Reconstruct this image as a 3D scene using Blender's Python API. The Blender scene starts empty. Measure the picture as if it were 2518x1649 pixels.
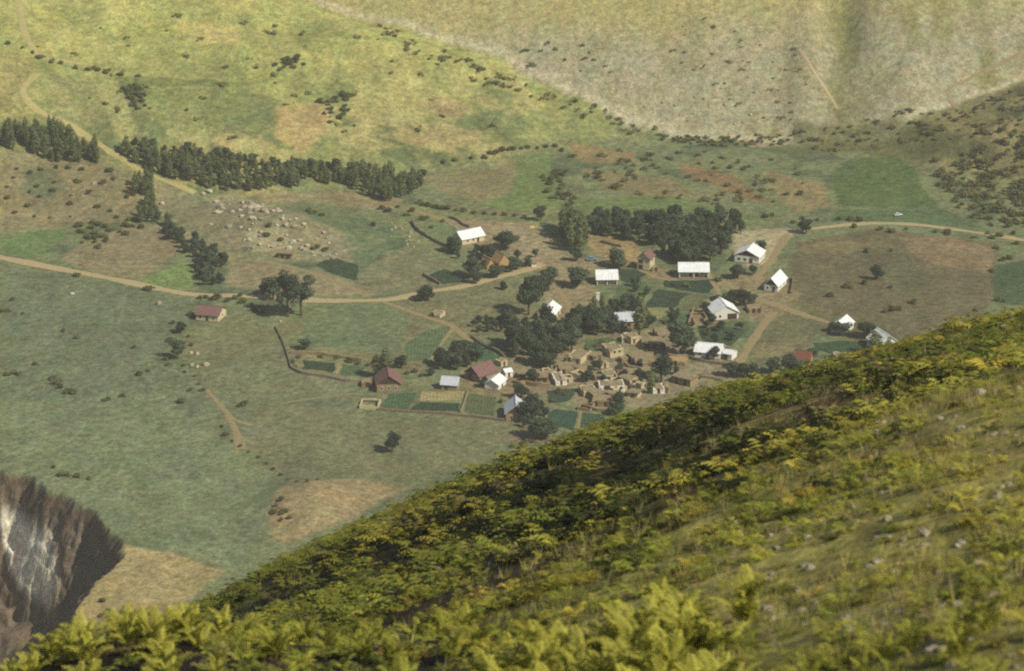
import bpy, math, random
import numpy as np
from mathutils import Vector
from mathutils.geometry import delaunay_2d_cdt

sc = bpy.context.scene
col = sc.collection
R = math.radians

# ---------------------------------------------------------------- camera, world, sun, exposure
ZC, PITCH, LENS = 340.0, 20.0, 100.0
cam = bpy.data.cameras.new('camera'); camo = bpy.data.objects.new('camera', cam); col.objects.link(camo)
camo.location = (0, 0, ZC); camo.rotation_euler = (R(90 - PITCH), 0, 0)
cam.lens = LENS; cam.sensor_width = 36; cam.sensor_fit = 'HORIZONTAL'
cam.clip_start = 0.5; cam.clip_end = 8000
cam.dof.use_dof = True; cam.dof.focus_distance = 700; cam.dof.aperture_fstop = 2.0
sc.camera = camo

SUN_EL, SUN_AZ = 43.0, -36.0          # azimuth: degrees from +X towards +Y
world = bpy.data.worlds.new('World'); sc.world = world; world.use_nodes = True
wn = world.node_tree; wn.nodes.clear()
wo = wn.nodes.new('ShaderNodeOutputWorld'); bg = wn.nodes.new('ShaderNodeBackground'); sky = wn.nodes.new('ShaderNodeTexSky')
sky.sky_type = 'NISHITA'; sky.sun_disc = False
sky.sun_elevation = R(SUN_EL); sky.sun_rotation = R(90 - SUN_AZ); sky.altitude = 1800; sky.dust_density = 1.5
bg.inputs[1].default_value = 0.075
wn.links.new(sky.outputs[0], bg.inputs[0]); wn.links.new(bg.outputs[0], wo.inputs[0])
sund = bpy.data.lights.new('sun', 'SUN'); suno = bpy.data.objects.new('sun', sund); col.objects.link(suno)
sund.energy = 4.4; sund.angle = R(0.5); sund.color = (1.0, 0.93, 0.80)
sdir = Vector((math.cos(R(SUN_EL)) * math.cos(R(SUN_AZ)), math.cos(R(SUN_EL)) * math.sin(R(SUN_AZ)), math.sin(R(SUN_EL))))
suno.rotation_euler = (-sdir).to_track_quat('-Z', 'Y').to_euler(); suno.location = (0, 0, 500)
sc.view_settings.view_transform = 'Standard'; sc.view_settings.look = 'None'
sc.view_settings.exposure = 0.14; sc.view_settings.gamma = 1.0; sc.view_settings.use_curve_mapping = False
sc.render.engine = 'CYCLES'
sc.cycles.max_bounces = 5; sc.cycles.diffuse_bounces = 2; sc.cycles.glossy_bounces = 1
sc.cycles.transmission_bounces = 3; sc.cycles.volume_bounces = 0; sc.cycles.transparent_max_bounces = 4
sc.cycles.use_denoising = False
sc.cycles.pixel_filter_type = 'BLACKMAN_HARRIS'; sc.cycles.filter_width = 2.1

# ---------------------------------------------------------------- noise and terrain functions
rng = np.random.default_rng(7); random.seed(7)
_tab = rng.random((8, 256, 256))
def vnoise(x, y, k=0):
    x = np.asarray(x, float); y = np.asarray(y, float)
    xi = np.floor(x).astype(int); yi = np.floor(y).astype(int); fx = x - xi; fy = y - yi
    fx = fx * fx * (3 - 2 * fx); fy = fy * fy * (3 - 2 * fy); T = _tab[k % 8]
    a = T[xi & 255, yi & 255]; b = T[(xi + 1) & 255, yi & 255]; c = T[xi & 255, (yi + 1) & 255]; d = T[(xi + 1) & 255, (yi + 1) & 255]
    return (a * (1 - fx) + b * fx) * (1 - fy) + (c * (1 - fx) + d * fx) * fy
def fbm(x, y, s, k=0, o=4):
    r = 0; a = 0.5; t = 0
    for i in range(o):
        r = r + a * vnoise(np.asarray(x) / s + 17.3 * i, np.asarray(y) / s + 9.1 * i, k + i); t += a; a *= 0.5; s *= 0.5
    return r / t - 0.5                      # about -0.5..0.5
def sstep(a, b, v):
    t = np.clip((v - a) / (b - a), 0, 1); return t * t * (3 - 2 * t)
def smax(a, b, k):
    h = np.clip(0.5 + 0.5 * (a - b) / k, 0, 1); return b * (1 - h) + a * h + k * h * (1 - h)

def z_left(x, y):
    yf = 1148 + 0.47 * x + 30 * fbm(x, y, 70, 2, 2)
    d = y - yf
    return 0.30 * d + 7 * fbm(x, y, 55, 3, 3) + 2.5 * fbm(x, y, 16, 4, 2)
def z_scree(x, y):
    g = x - (143 + 0.10 * (y - 1190))
    z = 0.68 * (y - 1185 + 0.10 * x) + 4 * fbm(x, y * 0.5, 45, 5, 3) + 0.5 * fbm(x, y * .6, 9, 6, 2)
    z -= 5.5 * np.exp(-(g / 9.0) ** 2) * sstep(1180, 1235, y)
    z += 2.5 * np.exp(-((g + 16) / 7.0) ** 2) + 3 * np.exp(-((g - 26) / 15.0) ** 2)
    return z
def z_right(x, y):
    d = y - (1196 - 0.95 * (x - 112)) + 18 * fbm(x, y, 40, 1, 2)
    return 0.21 * d + 5 * fbm(x, y, 30, 7, 3)
def z_floor(x, y):
    z = 1.6 * fbm(x, y, 90, 0, 2) + 0.5 * fbm(x, y, 22, 1, 2)
    z = z + 5.5 * np.exp(-((x + 92) / 34.0) ** 2 - ((y - 1055 - 0.35 * (x + 92) * -1) / 16.0) ** 2)      # rocky knoll
    z = z + 5.5 * np.exp(-((x + 62) / 14.0) ** 2 - ((y - 786) / 16.0) ** 2)                               # brown mound
    return z
def Zv0(x, y):
    z = smax(z_floor(x, y), z_left(x, y), 3.0)
    z = smax(z, z_scree(x, y), 1.0)
    return smax(z, z_right(x, y), 3.0)
def Znear(x, y):
    xq = np.clip(x, -16, 45)
    z = ZC - 7.0 - 0.31 * y - 0.000417 * y * y * 1.0 + 0.434 * x - 0.0053 * xq * xq
    w = 1 - sstep(160, 300, y)
    z = z + 3.1 * np.exp(-((x + 7.6) / 4.4) ** 2 - ((y - 42) / 7.5) ** 2) - 0.5 * np.exp(-((x - 14.5) / 4.5) ** 2 - ((y - 110) / 40) ** 2)
    return z + w * (0.9 * fbm(x, y, 11, 2, 3) + 0.3 * fbm(x, y, 2.2, 4, 2))

# pixel (of the 2518 x 1649 photograph) -> ray -> first ground point
CP, SP = math.cos(R(PITCH)), math.sin(R(PITCH))
def rays(px, py):
    u = (np.asarray(px, float) - 1259) / 2518 * 36 / LENS; v = (824.5 - np.asarray(py, float)) / 2518 * 36 / LENS
    return np.stack([u, CP + v * SP, -SP + v * CP], -1)
def ground_hit(px, py, zf, y0, y1, n):
    d = rays(np.atleast_1d(px), np.atleast_1d(py))
    ys = np.linspace(y0, y1, n)[None, :]; t = ys / d[:, 1:2]
    f = ZC + t * d[:, 2:3] - zf(t * d[:, 0:1], ys)
    neg = f < 0; i = np.where(neg.any(1), neg.argmax(1), n - 1); i = np.maximum(i, 1); r = np.arange(len(i))
    fa, fb = f[r, i - 1], f[r, i]; w = np.clip(fa / np.where(abs(fa - fb) < 1e-9, 1e-9, fa - fb), 0, 1)
    yy = ys[0, i - 1] + w * (ys[0, i] - ys[0, i - 1]); tt = yy / d[:, 1]
    return np.stack([tt * d[:, 0], yy], -1)

def poly_dist(P, x, y):
    """signed distance to polygon P, positive inside"""
    x = np.asarray(x, float); y = np.asarray(y, float); best = np.full(x.shape, 1e9); ins = np.zeros(x.shape, bool)
    n = len(P)
    for i in range(n):
        ax, ay = P[i]; bx, by = P[(i + 1) % n]; ex, ey = bx - ax, by - ay; L = ex * ex + ey * ey + 1e-12
        t = np.clip(((x - ax) * ex + (y - ay) * ey) / L, 0, 1)
        best = np.minimum(best, (x - ax - t * ex) ** 2 + (y - ay - t * ey) ** 2)
        c = (ay > y) != (by > y)
        with np.errstate(divide='ignore', invalid='ignore'):
            ins ^= c & (x < ex * (y - ay) / (by - ay if by != ay else 1e-12) + ax)
    return np.sqrt(best) * np.where(ins, 1, -1)

# the eroded gully at the edge of the plain
GULLY_PX = [(-620, 1090), (-250, 1120), (0, 1155), (65, 1165), (130, 1205), (180, 1235), (228, 1262), (262, 1300), (302, 1322),
            (292, 1368), (262, 1402), (222, 1432), (190, 1480), (178, 1530), (140, 1600), (60, 1700), (-620, 1700)]
GULLY = ground_hit([p[0] for p in GULLY_PX], [p[1] for p in GULLY_PX], z_floor, 560, 1300, 1500)
def gully_drop(x, y):
    x = np.asarray(x, float); y = np.asarray(y, float); out = np.zeros(np.broadcast(x, y).shape)
    x, y = np.broadcast_arrays(x, y)
    m = (x < GULLY[:, 0].max() + 4) & (y > GULLY[:, 1].min() - 4) & (y < GULLY[:, 1].max() + 4)
    if m.any():
        xx, yy = x[m], y[m]
        d = poly_dist(GULLY, xx, yy) + 4.0 * fbm(xx, yy, 9, 3, 2) + 1.6 * np.abs(fbm(xx, yy, 4, 6, 2)) * 2
        ridge = np.abs(fbm(xx * 0.9 + yy * 0.35, yy * 0.25, 9, 5, 3)) * 2
        dr = np.clip(d, 0, None)
        out[m] = np.minimum(2.1 * dr, 32 + 0.3 * dr) - 7 * ridge * sstep(1, 14, dr)
        o_ = np.clip(out[m], 0, None); st = 4.2 + 1.5 * fbm(xx, yy, 20, 1, 2); q_ = o_ / st + 1.2 * fbm(xx, yy, 12, 2, 2)
        led = st * (np.floor(q_) + sstep(.5, 1, q_ - np.floor(q_)) - 1.2 * fbm(xx, yy, 12, 2, 2))
        out[m] = np.clip(o_ + (led - o_) * 0.75 * sstep(1.5, 5, o_), 0, None)
    return out
def Zv(x, y):
    return Zv0(x, y) - gully_drop(x, y)

def Zall(x, y):
    return smax(Zv(x, y), Znear(x, y), 4.0)

def S(r, g, b):
    f = lambda c: (c / 255 / 12.92) if c <= 10 else ((c / 255 + 0.055) / 1.055) ** 2.4
    return np.array([f(r), f(g), f(b)])

# valley grid
GX = np.concatenate([np.arange(-520, -270, 10), np.arange(-270, -172, 1.2), np.arange(-172, -108, 0.65), np.arange(-108, 270, 1.2), np.arange(270, 521, 10)])
GY = np.concatenate([np.arange(585, 690, 3), np.arange(690, 830, 0.9), np.arange(830, 1290, 1.35), np.arange(1290, 1520, 6)])
XX, YY = np.meshgrid(GX, GY); ZZ = Zall(XX, YY)
def Zm(x, y):
    x = np.asarray(x, float); y = np.asarray(y, float)
    i = np.clip(np.searchsorted(GX, x) - 1, 0, len(GX) - 2); j = np.clip(np.searchsorted(GY, y) - 1, 0, len(GY) - 2)
    fx = np.clip((x - GX[i]) / (GX[i + 1] - GX[i]), 0, 1); fy = np.clip((y - GY[j]) / (GY[j + 1] - GY[j]), 0, 1)
    return (ZZ[j, i] * (1 - fx) + ZZ[j, i + 1] * fx) * (1 - fy) + (ZZ[j + 1, i] * (1 - fx) + ZZ[j + 1, i + 1] * fx) * fy
def Zvm(x, y): return Zv(x, y)
def W(pts):
    """photo pixels -> valley ground points (N,2)"""
    pts = np.asarray(pts, float).reshape(-1, 2)
    out = []
    for k in range(0, len(pts), 200):
        out.append(ground_hit(pts[k:k + 200, 0], pts[k:k + 200, 1], lambda a, b: Zm2(a, b), 600, 1500, 1400))
    return np.concatenate(out)
ZZv = Zv(XX, YY)
def Zm2(x, y):                 # valley only, without the near hillside
    x, y = np.broadcast_arrays(np.asarray(x, float), np.asarray(y, float))
    i = np.clip(np.searchsorted(GX, x) - 1, 0, len(GX) - 2); j = np.clip(np.searchsorted(GY, y) - 1, 0, len(GY) - 2)
    fx = np.clip((x - GX[i]) / (GX[i + 1] - GX[i]), 0, 1); fy = np.clip((y - GY[j]) / (GY[j + 1] - GY[j]), 0, 1)
    return (ZZv[j, i] * (1 - fx) + ZZv[j, i + 1] * fx) * (1 - fy) + (ZZv[j + 1, i] * (1 - fx) + ZZv[j + 1, i + 1] * fx) * fy
def NH(px, py):
    """photo pixels -> near hillside points"""
    return ground_hit(px, py, Znear, 12, 200, 900)

# ---------------------------------------------------------------- materials
def new_mat(name):
    m = bpy.data.materials.new(name); m.use_nodes = True; nt = m.node_tree; nt.nodes.clear()
    o = nt.nodes.new('ShaderNodeOutputMaterial'); b = nt.nodes.new('ShaderNodeBsdfPrincipled')
    nt.links.new(b.outputs[0], o.inputs[0]); b.inputs['Roughness'].default_value = 0.9
    b.inputs['Specular IOR Level'].default_value = 0.15
    return m, nt, b, o
def ramp_noise(nt, scale, detail, lo, hi, coord='Object', rough=0.6):
    tc = nt.nodes.new('ShaderNodeTexCoord'); n = nt.nodes.new('ShaderNodeTexNoise')
    n.inputs['Scale'].default_value = scale; n.inputs['Detail'].default_value = detail; n.inputs['Roughness'].default_value = rough
    nt.links.new(tc.outputs[coord], n.inputs['Vector'])
    mr = nt.nodes.new('ShaderNodeMapRange'); mr.inputs[1].default_value = 0.3; mr.inputs[2].default_value = 0.7
    mr.inputs[3].default_value = lo; mr.inputs[4].default_value = hi
    nt.links.new(n.outputs[0], mr.inputs[0]); return mr.outputs[0], n
def vmul(nt, a, b):
    m = nt.nodes.new('ShaderNodeVectorMath'); m.operation = 'SCALE'
    nt.links.new(a, m.inputs[0]); nt.links.new(b, m.inputs['Scale']); return m.outputs[0]
def mat(name, rgb, rough=0.9, var=(0.8, 1.2), scale=1.5, scale2=None, spec=0.15, metal=0.0, rnd=0.0, bump=0.0, transl=0.0, attr=None, rgb2=None):
    m, nt, b, o = new_mat(name)
    if attr:
        a = nt.nodes.new('ShaderNodeAttribute'); a.attribute_name = attr; c = a.outputs['Color']
    else:
        a = nt.nodes.new('ShaderNodeRGB'); a.outputs[0].default_value = (*rgb, 1); c = a.outputs[0]
    if rgb2 is not None:
        f, _ = ramp_noise(nt, scale * 0.35, 4, 0, 1)
        mx = nt.nodes.new('ShaderNodeMix'); mx.data_type = 'RGBA'; mx.inputs[7].default_value = (*rgb2, 1)
        nt.links.new(f, mx.inputs[0]); nt.links.new(c, mx.inputs[6]); c = mx.outputs[2]
    f, n = ramp_noise(nt, scale, 5, *var); c = vmul(nt, c, f)
    if scale2:
        f2, n2 = ramp_noise(nt, scale2, 4, *var); c = vmul(nt, c, f2)
    if rnd:
        oi = nt.nodes.new('ShaderNodeObjectInfo'); mr = nt.nodes.new('ShaderNodeMapRange')
        mr.inputs[3].default_value = 1 - rnd; mr.inputs[4].default_value = 1 + rnd
        nt.links.new(oi.outputs['Random'], mr.inputs[0]); c = vmul(nt, c, mr.outputs[0])
    nt.links.new(c, b.inputs['Base Color']); b.inputs['Roughness'].default_value = rough
    b.inputs['Specular IOR Level'].default_value = spec; b.inputs['Metallic'].default_value = metal
    if bump:
        bp = nt.nodes.new('ShaderNodeBump'); bp.inputs['Strength'].default_value = 1.0; bp.inputs['Distance'].default_value = bump
        nt.links.new(n.outputs[0], bp.inputs['Height']); nt.links.new(bp.outputs[0], b.inputs['Normal'])
    if transl:
        tr = nt.nodes.new('ShaderNodeBsdfTranslucent'); nt.links.new(c, tr.inputs[0])
        ms = nt.nodes.new('ShaderNodeMixShader'); ms.inputs[0].default_value = transl
        nt.links.new(b.outputs[0], ms.inputs[1]); nt.links.new(tr.outputs[0], ms.inputs[2]); nt.links.new(ms.outputs[0], o.inputs[0])
    return m
M = {}
M['ground'] = mat('valley_ground', (1, 1, 1), var=(0.66, 1.36), scale=0.35, scale2=1.1, bump=0.5, attr='Col')
M['hillside'] = mat('near_hillside', (1, 1, 1), var=(0.55, 1.45), scale=1.2, scale2=7.0, bump=0.15, attr='Col')

# ---------------------------------------------------------------- mesh helpers
def mesh_obj(name, verts, faces, m, parent=None, smooth=False):
    me = bpy.data.meshes.new(name)
    verts = np.asarray(verts, np.float32)
    if isinstance(faces, np.ndarray) and faces.ndim == 2:
        nf, k = faces.shape
        me.vertices.add(len(verts)); me.vertices.foreach_set('co', verts.ravel())
        me.loops.add(nf * k); me.loops.foreach_set('vertex_index', faces.astype(np.int32).ravel())
        me.polygons.add(nf); me.polygons.foreach_set('loop_start', np.arange(0, nf * k, k, dtype=np.int32))
        me.update(calc_edges=True)
    else:
        me.from_pydata([tuple(v) for v in verts], [], [tuple(f) for f in faces])
    if smooth: me.polygons.foreach_set('use_smooth', np.ones(len(me.polygons), bool))
    if m is not None: me.materials.append(m)
    o = bpy.data.objects.new(name, me); col.objects.link(o)
    if parent is not None: o.parent = parent
    return o
def set_col(o, C, name='Col'):
    a = o.data.color_attributes.new(name, 'FLOAT_COLOR', 'POINT')
    a.data.foreach_set('color', np.concatenate([C, np.ones((len(C), 1))], 1).astype(np.float32).ravel())
def tag(o, label=None, cat=None, group=None, kind=None):
    if label: o['label'] = label
    if cat: o['category'] = cat
    if group: o['group'] = group
    if kind: o['kind'] = kind
    return o
def empty(name, loc=(0, 0, 0), rz=0.0):
    o = bpy.data.objects.new(name, None); col.objects.link(o); o.location = loc; o.rotation_euler = (0, 0, rz); o.empty_display_size = 0.5
    return o
def grid_faces(nx, ny):
    i = np.arange(nx * ny).reshape(ny, nx)
    return np.stack([i[:-1, :-1], i[:-1, 1:], i[1:, 1:], i[1:, :-1]], -1).reshape(-1, 4)
def lin(c): return np.asarray(c)
# ---------------------------------------------------------------- valley ground: land cover as colour of the soil and turf
x, y = XX.ravel(), YY.ravel()
def mixc(C, c, w): return C * (1 - w[:, None]) + np.asarray(c)[None, :] * w[:, None]
C = np.tile(S(110, 115, 76), (len(x), 1))
n1 = fbm(x, y, 40, 0, 4); n2 = fbm(x, y, 11, 3, 4); n3 = fbm(x, y, 90, 5, 3); n4 = fbm(x, y * 0.6, 3.5, 6, 3)
C = mixc(C, S(118, 122, 76), sstep(-0.05, 0.25, n1)); C = mixc(C, S(88, 98, 66), sstep(0.02, 0.2, n2))
C = mixc(C, S(122, 112, 76), 0.7 * sstep(0.10, 0.28, n2 * 0.6 + n3 * 0.7))
zl, zs, zr, zf = z_left(x, y), z_scree(x, y), z_right(x, y), z_floor(x, y)
# left hill: yellow-green turf with tan patches
H = np.tile(S(126, 127, 72), (len(x), 1))
H = mixc(H, S(152, 143, 86), sstep(0.0, 0.15, fbm(x, y, 26, 2, 4))); H = mixc(H, S(98, 106, 62), sstep(0.02, 0.15, fbm(x, y, 15, 7, 4)))
H = mixc(H, S(165, 150, 92), 0.7 * sstep(0.12, 0.24, fbm(x + 300, y, 18, 1, 4)))
H = mixc(H, S(162, 160, 82), 0.6 * sstep(1165, 1250, y - 0.47 * x * 0.6))
wl = sstep(-4, 6, zl - zf); C = mixc(C, (0, 0, 0), wl) + H * wl[:, None]
# scree: pale grey-tan, yellower turf high up
Q = np.tile(S(152, 144, 110), (len(x), 1))
Q = mixc(Q, S(138, 130, 94), sstep(0.0, 0.25, fbm(x, y * 0.6, 8, 4, 4))); Q = mixc(Q, S(160, 148, 84), 0.8 * sstep(1215, 1250, y + 20 * n1))
Q = mixc(Q, S(120, 116, 62), 0.75 * sstep(0.04, 0.2, fbm(x, y * 0.3, 16, 6, 4)) * sstep(60, 110, x))
gx = x - (143 + 0.10 * (y - 1190)); Q = mixc(Q, S(108, 106, 60), 0.6 * np.exp(-(gx / 7.0) ** 2))
ws = sstep(-0.8, 0.8, zs - np.maximum(np.maximum(zl, zr), zf) + 0.8 * n4); Q = mixc(Q, S(182, 170, 134), .75 * np.exp(-((zs - np.maximum(np.maximum(zl, zr), zf) - 1.4) / 1.1) ** 2)); C = C * (1 - ws[:, None]) + Q * ws[:, None]
# right hill: dry brown scrub
B = np.tile(S(124, 116, 70), (len(x), 1)); B = mixc(B, S(84, 84, 48), sstep(-0.02, 0.18, n2)); B = mixc(B, S(138, 122, 78), 0.8 * sstep(0.06, 0.22, fbm(x, y, 13, 2, 4)))
wr = sstep(-2, 3, zr - np.maximum(np.maximum(zl, zs), zf)); C = C * (1 - wr[:, None]) + B * wr[:, None]

def paint(px, c, soft=2.0, warp=3.0, amt=1.0, world=False):
    global C
    P = np.asarray(px, float) if world else W(px)
    m = (x > P[:, 0].min() - 8) & (x < P[:, 0].max() + 8) & (y > P[:, 1].min() - 8) & (y < P[:, 1].max() + 8)
    if not m.any(): return
    d = poly_dist(P, x[m], y[m]) + warp * fbm(x[m], y[m], 7, 1, 3)
    w = amt * sstep(-soft, soft, d); C[m] = C[m] * (1 - w[:, None]) + np.asarray(c)[None, :] * w[:, None]
PAINT = [
 # the yellow-green hill
 ([(235, 200), (285, 200), (345, 330), (295, 350), (250, 260)], S(146, 142, 84), 1.2, 2, .85),
 ([(282, 205), (322, 205), (375, 290), (345, 330), (312, 260)], S(94, 98, 54), 1.2, 2.5, .8),
 ([(270, 185), (420, 192), (560, 203), (720, 192), (560, 216), (300, 212)], S(96, 102, 54), 1, 2.5, .7),
 ([(680, 262), (760, 250), (810, 262), (800, 330), (745, 382), (685, 335)], S(162, 140, 86), 1.5, 4, .85),
 ([(1020, 245), (1110, 232), (1162, 272), (1090, 292)], S(158, 138, 88), 1.2, 3, .8),
 ([(900, 330), (1060, 300), (1190, 322), (1180, 362), (1040, 360)], S(150, 134, 86), 1.5, 4, .75),
 ([(440, 52), (600, 62), (590, 112), (470, 104)], S(176, 160, 92), 1.5, 4, .7),
 ([(340, 214), (560, 218), (640, 282), (430, 332), (330, 272)], S(112, 118, 64), 2, 4, .7),
 ([(700, 60), (820, 50), (860, 90), (740, 100)], S(112, 118, 58), 2, 4, .6),
 ([(0, 120), (90, 150), (60, 300), (0, 280)], S(140, 128, 76), 2, 4, .7),
 ([(100, 180), (240, 200), (260, 300), (160, 300)], S(134, 128, 76), 2, 4, .7),
 # broad meadows of the plain
 ([(0, 650), (250, 690), (470, 735), (430, 880), (520, 960), (590, 1110), (440, 1050), (0, 1000)], S(103, 110, 80), 4, 8, .8),
 ([(0, 990), (420, 960), (560, 1100), (690, 1180), (660, 1300), (560, 1400), (300, 1330), (200, 1250), (0, 1150)], S(113, 120, 84), 3, 5, .9),
 ([(480, 870), (700, 900), (890, 940), (870, 1000), (700, 1100), (600, 1100), (520, 980)], S(110, 112, 80), 3, 4, .8),
 ([(640, 990), (880, 1010), (1320, 1040), (1300, 1080), (1040, 1190), (740, 1190), (610, 1110)], S(112, 110, 76), 3, 5, .8),
 ([(560, 770), (700, 780), (715, 880), (520, 860), (480, 800)], S(112, 112, 76), 3, 4, .7),
 ([(745, 790), (930, 745), (1010, 765), (985, 870), (740, 850)], S(102, 112, 76), 1.5, 2, .9),
 ([(680, 1205), (760, 1180), (860, 1175), (1000, 1200), (860, 1280), (690, 1340), (655, 1270)], S(138, 122, 84), 1.2, 2, 1),
 ([(300, 1338), (420, 1360), (560, 1405), (440, 1490), (300, 1620), (150, 1640), (185, 1500), (230, 1425), (290, 1380)], S(152, 134, 86), 1.2, 2, 1),
 ([(240, 1520), (300, 1500), (420, 1480), (330, 1570), (220, 1640)], S(120, 104, 66), 2, 3, .8),
 ([(945, 748), (1110, 715), (1240, 700), (1310, 740), (1290, 790), (1150, 810), (1050, 790)], S(112, 108, 74), 1.5, 3, .9),
 ([(890, 660), (1000, 605), (1110, 650), (1040, 690), (1060, 708), (920, 725), (880, 700)], S(120, 116, 82), 1, 2, .9),
 ([(740, 560), (980, 600), (890, 655), (800, 600)], S(92, 108, 74), 2, 3, .8),
 ([(560, 645), (700, 650), (860, 690), (920, 725), (750, 725), (560, 705)], S(140, 126, 90), 1.5, 3, .9),
 # left middle
 ([(150, 640), (200, 590), (330, 550), (420, 555), (465, 600), (340, 690), (240, 670)], S(132, 118, 84), 1.2, 3, .95),
 ([(0, 590), (60, 570), (170, 560), (140, 600), (90, 635), (0, 620)], S(98, 118, 66), 1, 2, .9),
 ([(330, 695), (460, 640), (480, 652), (478, 708), (420, 708)], S(112, 128, 70), 1, 1.5, .95),
 ([(0, 370), (240, 390), (330, 430), (330, 540), (180, 560), (0, 560)], S(126, 112, 78), 3, 7, .85),
 ([(60, 420), (140, 410), (160, 460), (110, 490), (60, 470)], S(92, 100, 66), 2, 4, .8),
 ([(370, 430), (480, 480), (560, 560), (640, 640), (560, 640), (450, 590), (400, 540)], S(128, 120, 84), 2, 4, .8),
 ([(500, 490), (560, 475), (700, 510), (880, 610), (860, 640), (700, 640), (590, 610), (540, 570)], S(136, 124, 92), 2.5, 9, .7),
 ([(600, 570), (700, 560), (720, 610), (620, 620)], S(160, 150, 108), 1.5, 3, .7),
 ([(620, 470), (860, 470), (1000, 490), (960, 520), (800, 500), (640, 490)], S(140, 124, 84), 1.5, 4, .8),
 ([(740, 510), (960, 550), (990, 590), (880, 580), (770, 540)], S(92, 106, 70), 1.5, 3, .8),
 # centre and right middle ground
 ([(1040, 430), (1270, 400), (1262, 470), (1180, 500), (1080, 470)], S(128, 118, 78), 1.2, 2, .9),
 ([(1270, 390), (1350, 372), (1372, 505), (1270, 520), (1180, 505), (1262, 470)], S(102, 116, 62), 1.2, 2, .9),
 ([(1370, 500), (1620, 480), (1900, 540), (1380, 535)], S(96, 112, 60), 1.5, 3, .9),
 ([(1670, 400), (1800, 430), (1900, 500), (1860, 500), (1760, 460), (1680, 425)], S(132, 104, 68), 1.2, 3, .9),
 ([(1400, 350), (1560, 370), (1570, 400), (1430, 400)], S(136, 116, 74), 1.2, 3, .9),
 ([(1420, 410), (1640, 440), (1760, 490), (1500, 470)], S(130, 114, 76), 1.2, 4, .8),
 ([(1880, 420), (2030, 450), (2040, 510), (1950, 520), (1900, 470)], S(136, 118, 74), 1.2, 4, .8),
 ([(1820, 352), (1940, 340), (1945, 352), (1850, 362)], S(160, 140, 108), .7, 1.5, .9),
 ([(1960, 300), (2200, 290), (2400, 330), (2300, 400), (2100, 370), (1940, 380)], S(92, 92, 50), 2, 4, .8),
 ([(2050, 420), (2120, 388), (2200, 380), (2240, 405), (2270, 460), (2310, 505), (2065, 508), (2048, 460)], S(84, 100, 52), .5, .6, 1),
 ([(2060, 515), (2320, 512), (2420, 560), (2200, 545), (2040, 545)], S(84, 100, 62), .8, 1.5, 1),
 ([(1960, 595), (2160, 560), (2450, 600), (2455, 680), (2425, 760), (2330, 840), (2130, 850), (2000, 790), (1930, 720), (1945, 640)], S(100, 92, 62), 1.5, 3, .95),
 ([(2215, 585), (2330, 580), (2440, 608), (2450, 640), (2425, 672), (2300, 650), (2240, 625)], S(126, 108, 76), .8, 1.5, 1),
 ([(1965, 600), (2090, 590), (2140, 600), (2100, 620), (1980, 620)], S(122, 108, 72), 1, 3, .8),
 ([(2130, 640), (2240, 640), (2320, 700), (2220, 720)], S(92, 90, 60), 1.5, 4, .7),
 ([(2450, 650), (2518, 640), (2640, 640), (2640, 760), (2450, 745), (2440, 690)], S(68, 84, 54), .8, 1, 1),
 ([(1910, 770), (1960, 772), (2060, 800), (2000, 850), (1950, 880), (1850, 900), (1840, 870), (1880, 800)], S(104, 100, 66), 1, 2, .9),
 ([(1860, 845), (1950, 840), (1960, 860), (1900, 880), (1850, 880)], S(128, 116, 78), 1, 2, .8),
 # trodden ground of the village
 ([(1090, 535), (1180, 540), (1300, 548), (1370, 580), (1398, 630), (1340, 662), (1290, 655), (1250, 620), (1200, 600), (1150, 610)], S(142, 126, 92), 1, 2, .95),
 ([(1330, 640), (1400, 630), (1480, 640), (1460, 700), (1480, 760), (1400, 790), (1340, 800), (1330, 700)], S(136, 120, 86), 1, 2, .95),
 ([(1440, 570), (1560, 590), (1600, 660), (1500, 650), (1450, 610)], S(150, 126, 80), 1, 2, .9),
 ([(1560, 650), (1800, 690), (1790, 705), (1640, 690), (1560, 670)], S(140, 122, 88), 1, 2, .9),
 ([(1805, 570), (1930, 560), (1960, 565), (1900, 640), (1840, 660), (1800, 610)], S(160, 148, 112), 1, 2, .95),
 ([(1780, 690), (1870, 660), (1960, 720), (1960, 770), (1860, 790), (1790, 740)], S(132, 116, 82), 1, 2.5, .9),
 ([(1290, 830), (1400, 850), (1500, 820), (1640, 800), (1740, 870), (1830, 880), (1830, 930), (1600, 1000), (1420, 1010), (1390, 950), (1250, 960), (1250, 900)], S(132, 119, 88), 1, 2.5, .95),
 ([(1150, 900), (1330, 920), (1400, 950), (1300, 985), (1180, 970), (1120, 940)], S(130, 112, 80), 1, 2.5, .9),
 ([(1700, 740), (1780, 730), (1830, 780), (1740, 800), (1690, 800)], S(138, 120, 86), 1, 2, .9),
 ([(1290, 1040), (1370, 1070), (1340, 1100), (1240, 1080)], S(126, 108, 76), 1, 2, .8),
]
for p, c, s_, w_, a_ in PAINT: paint(p, c, s_, w_, a_)
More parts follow.
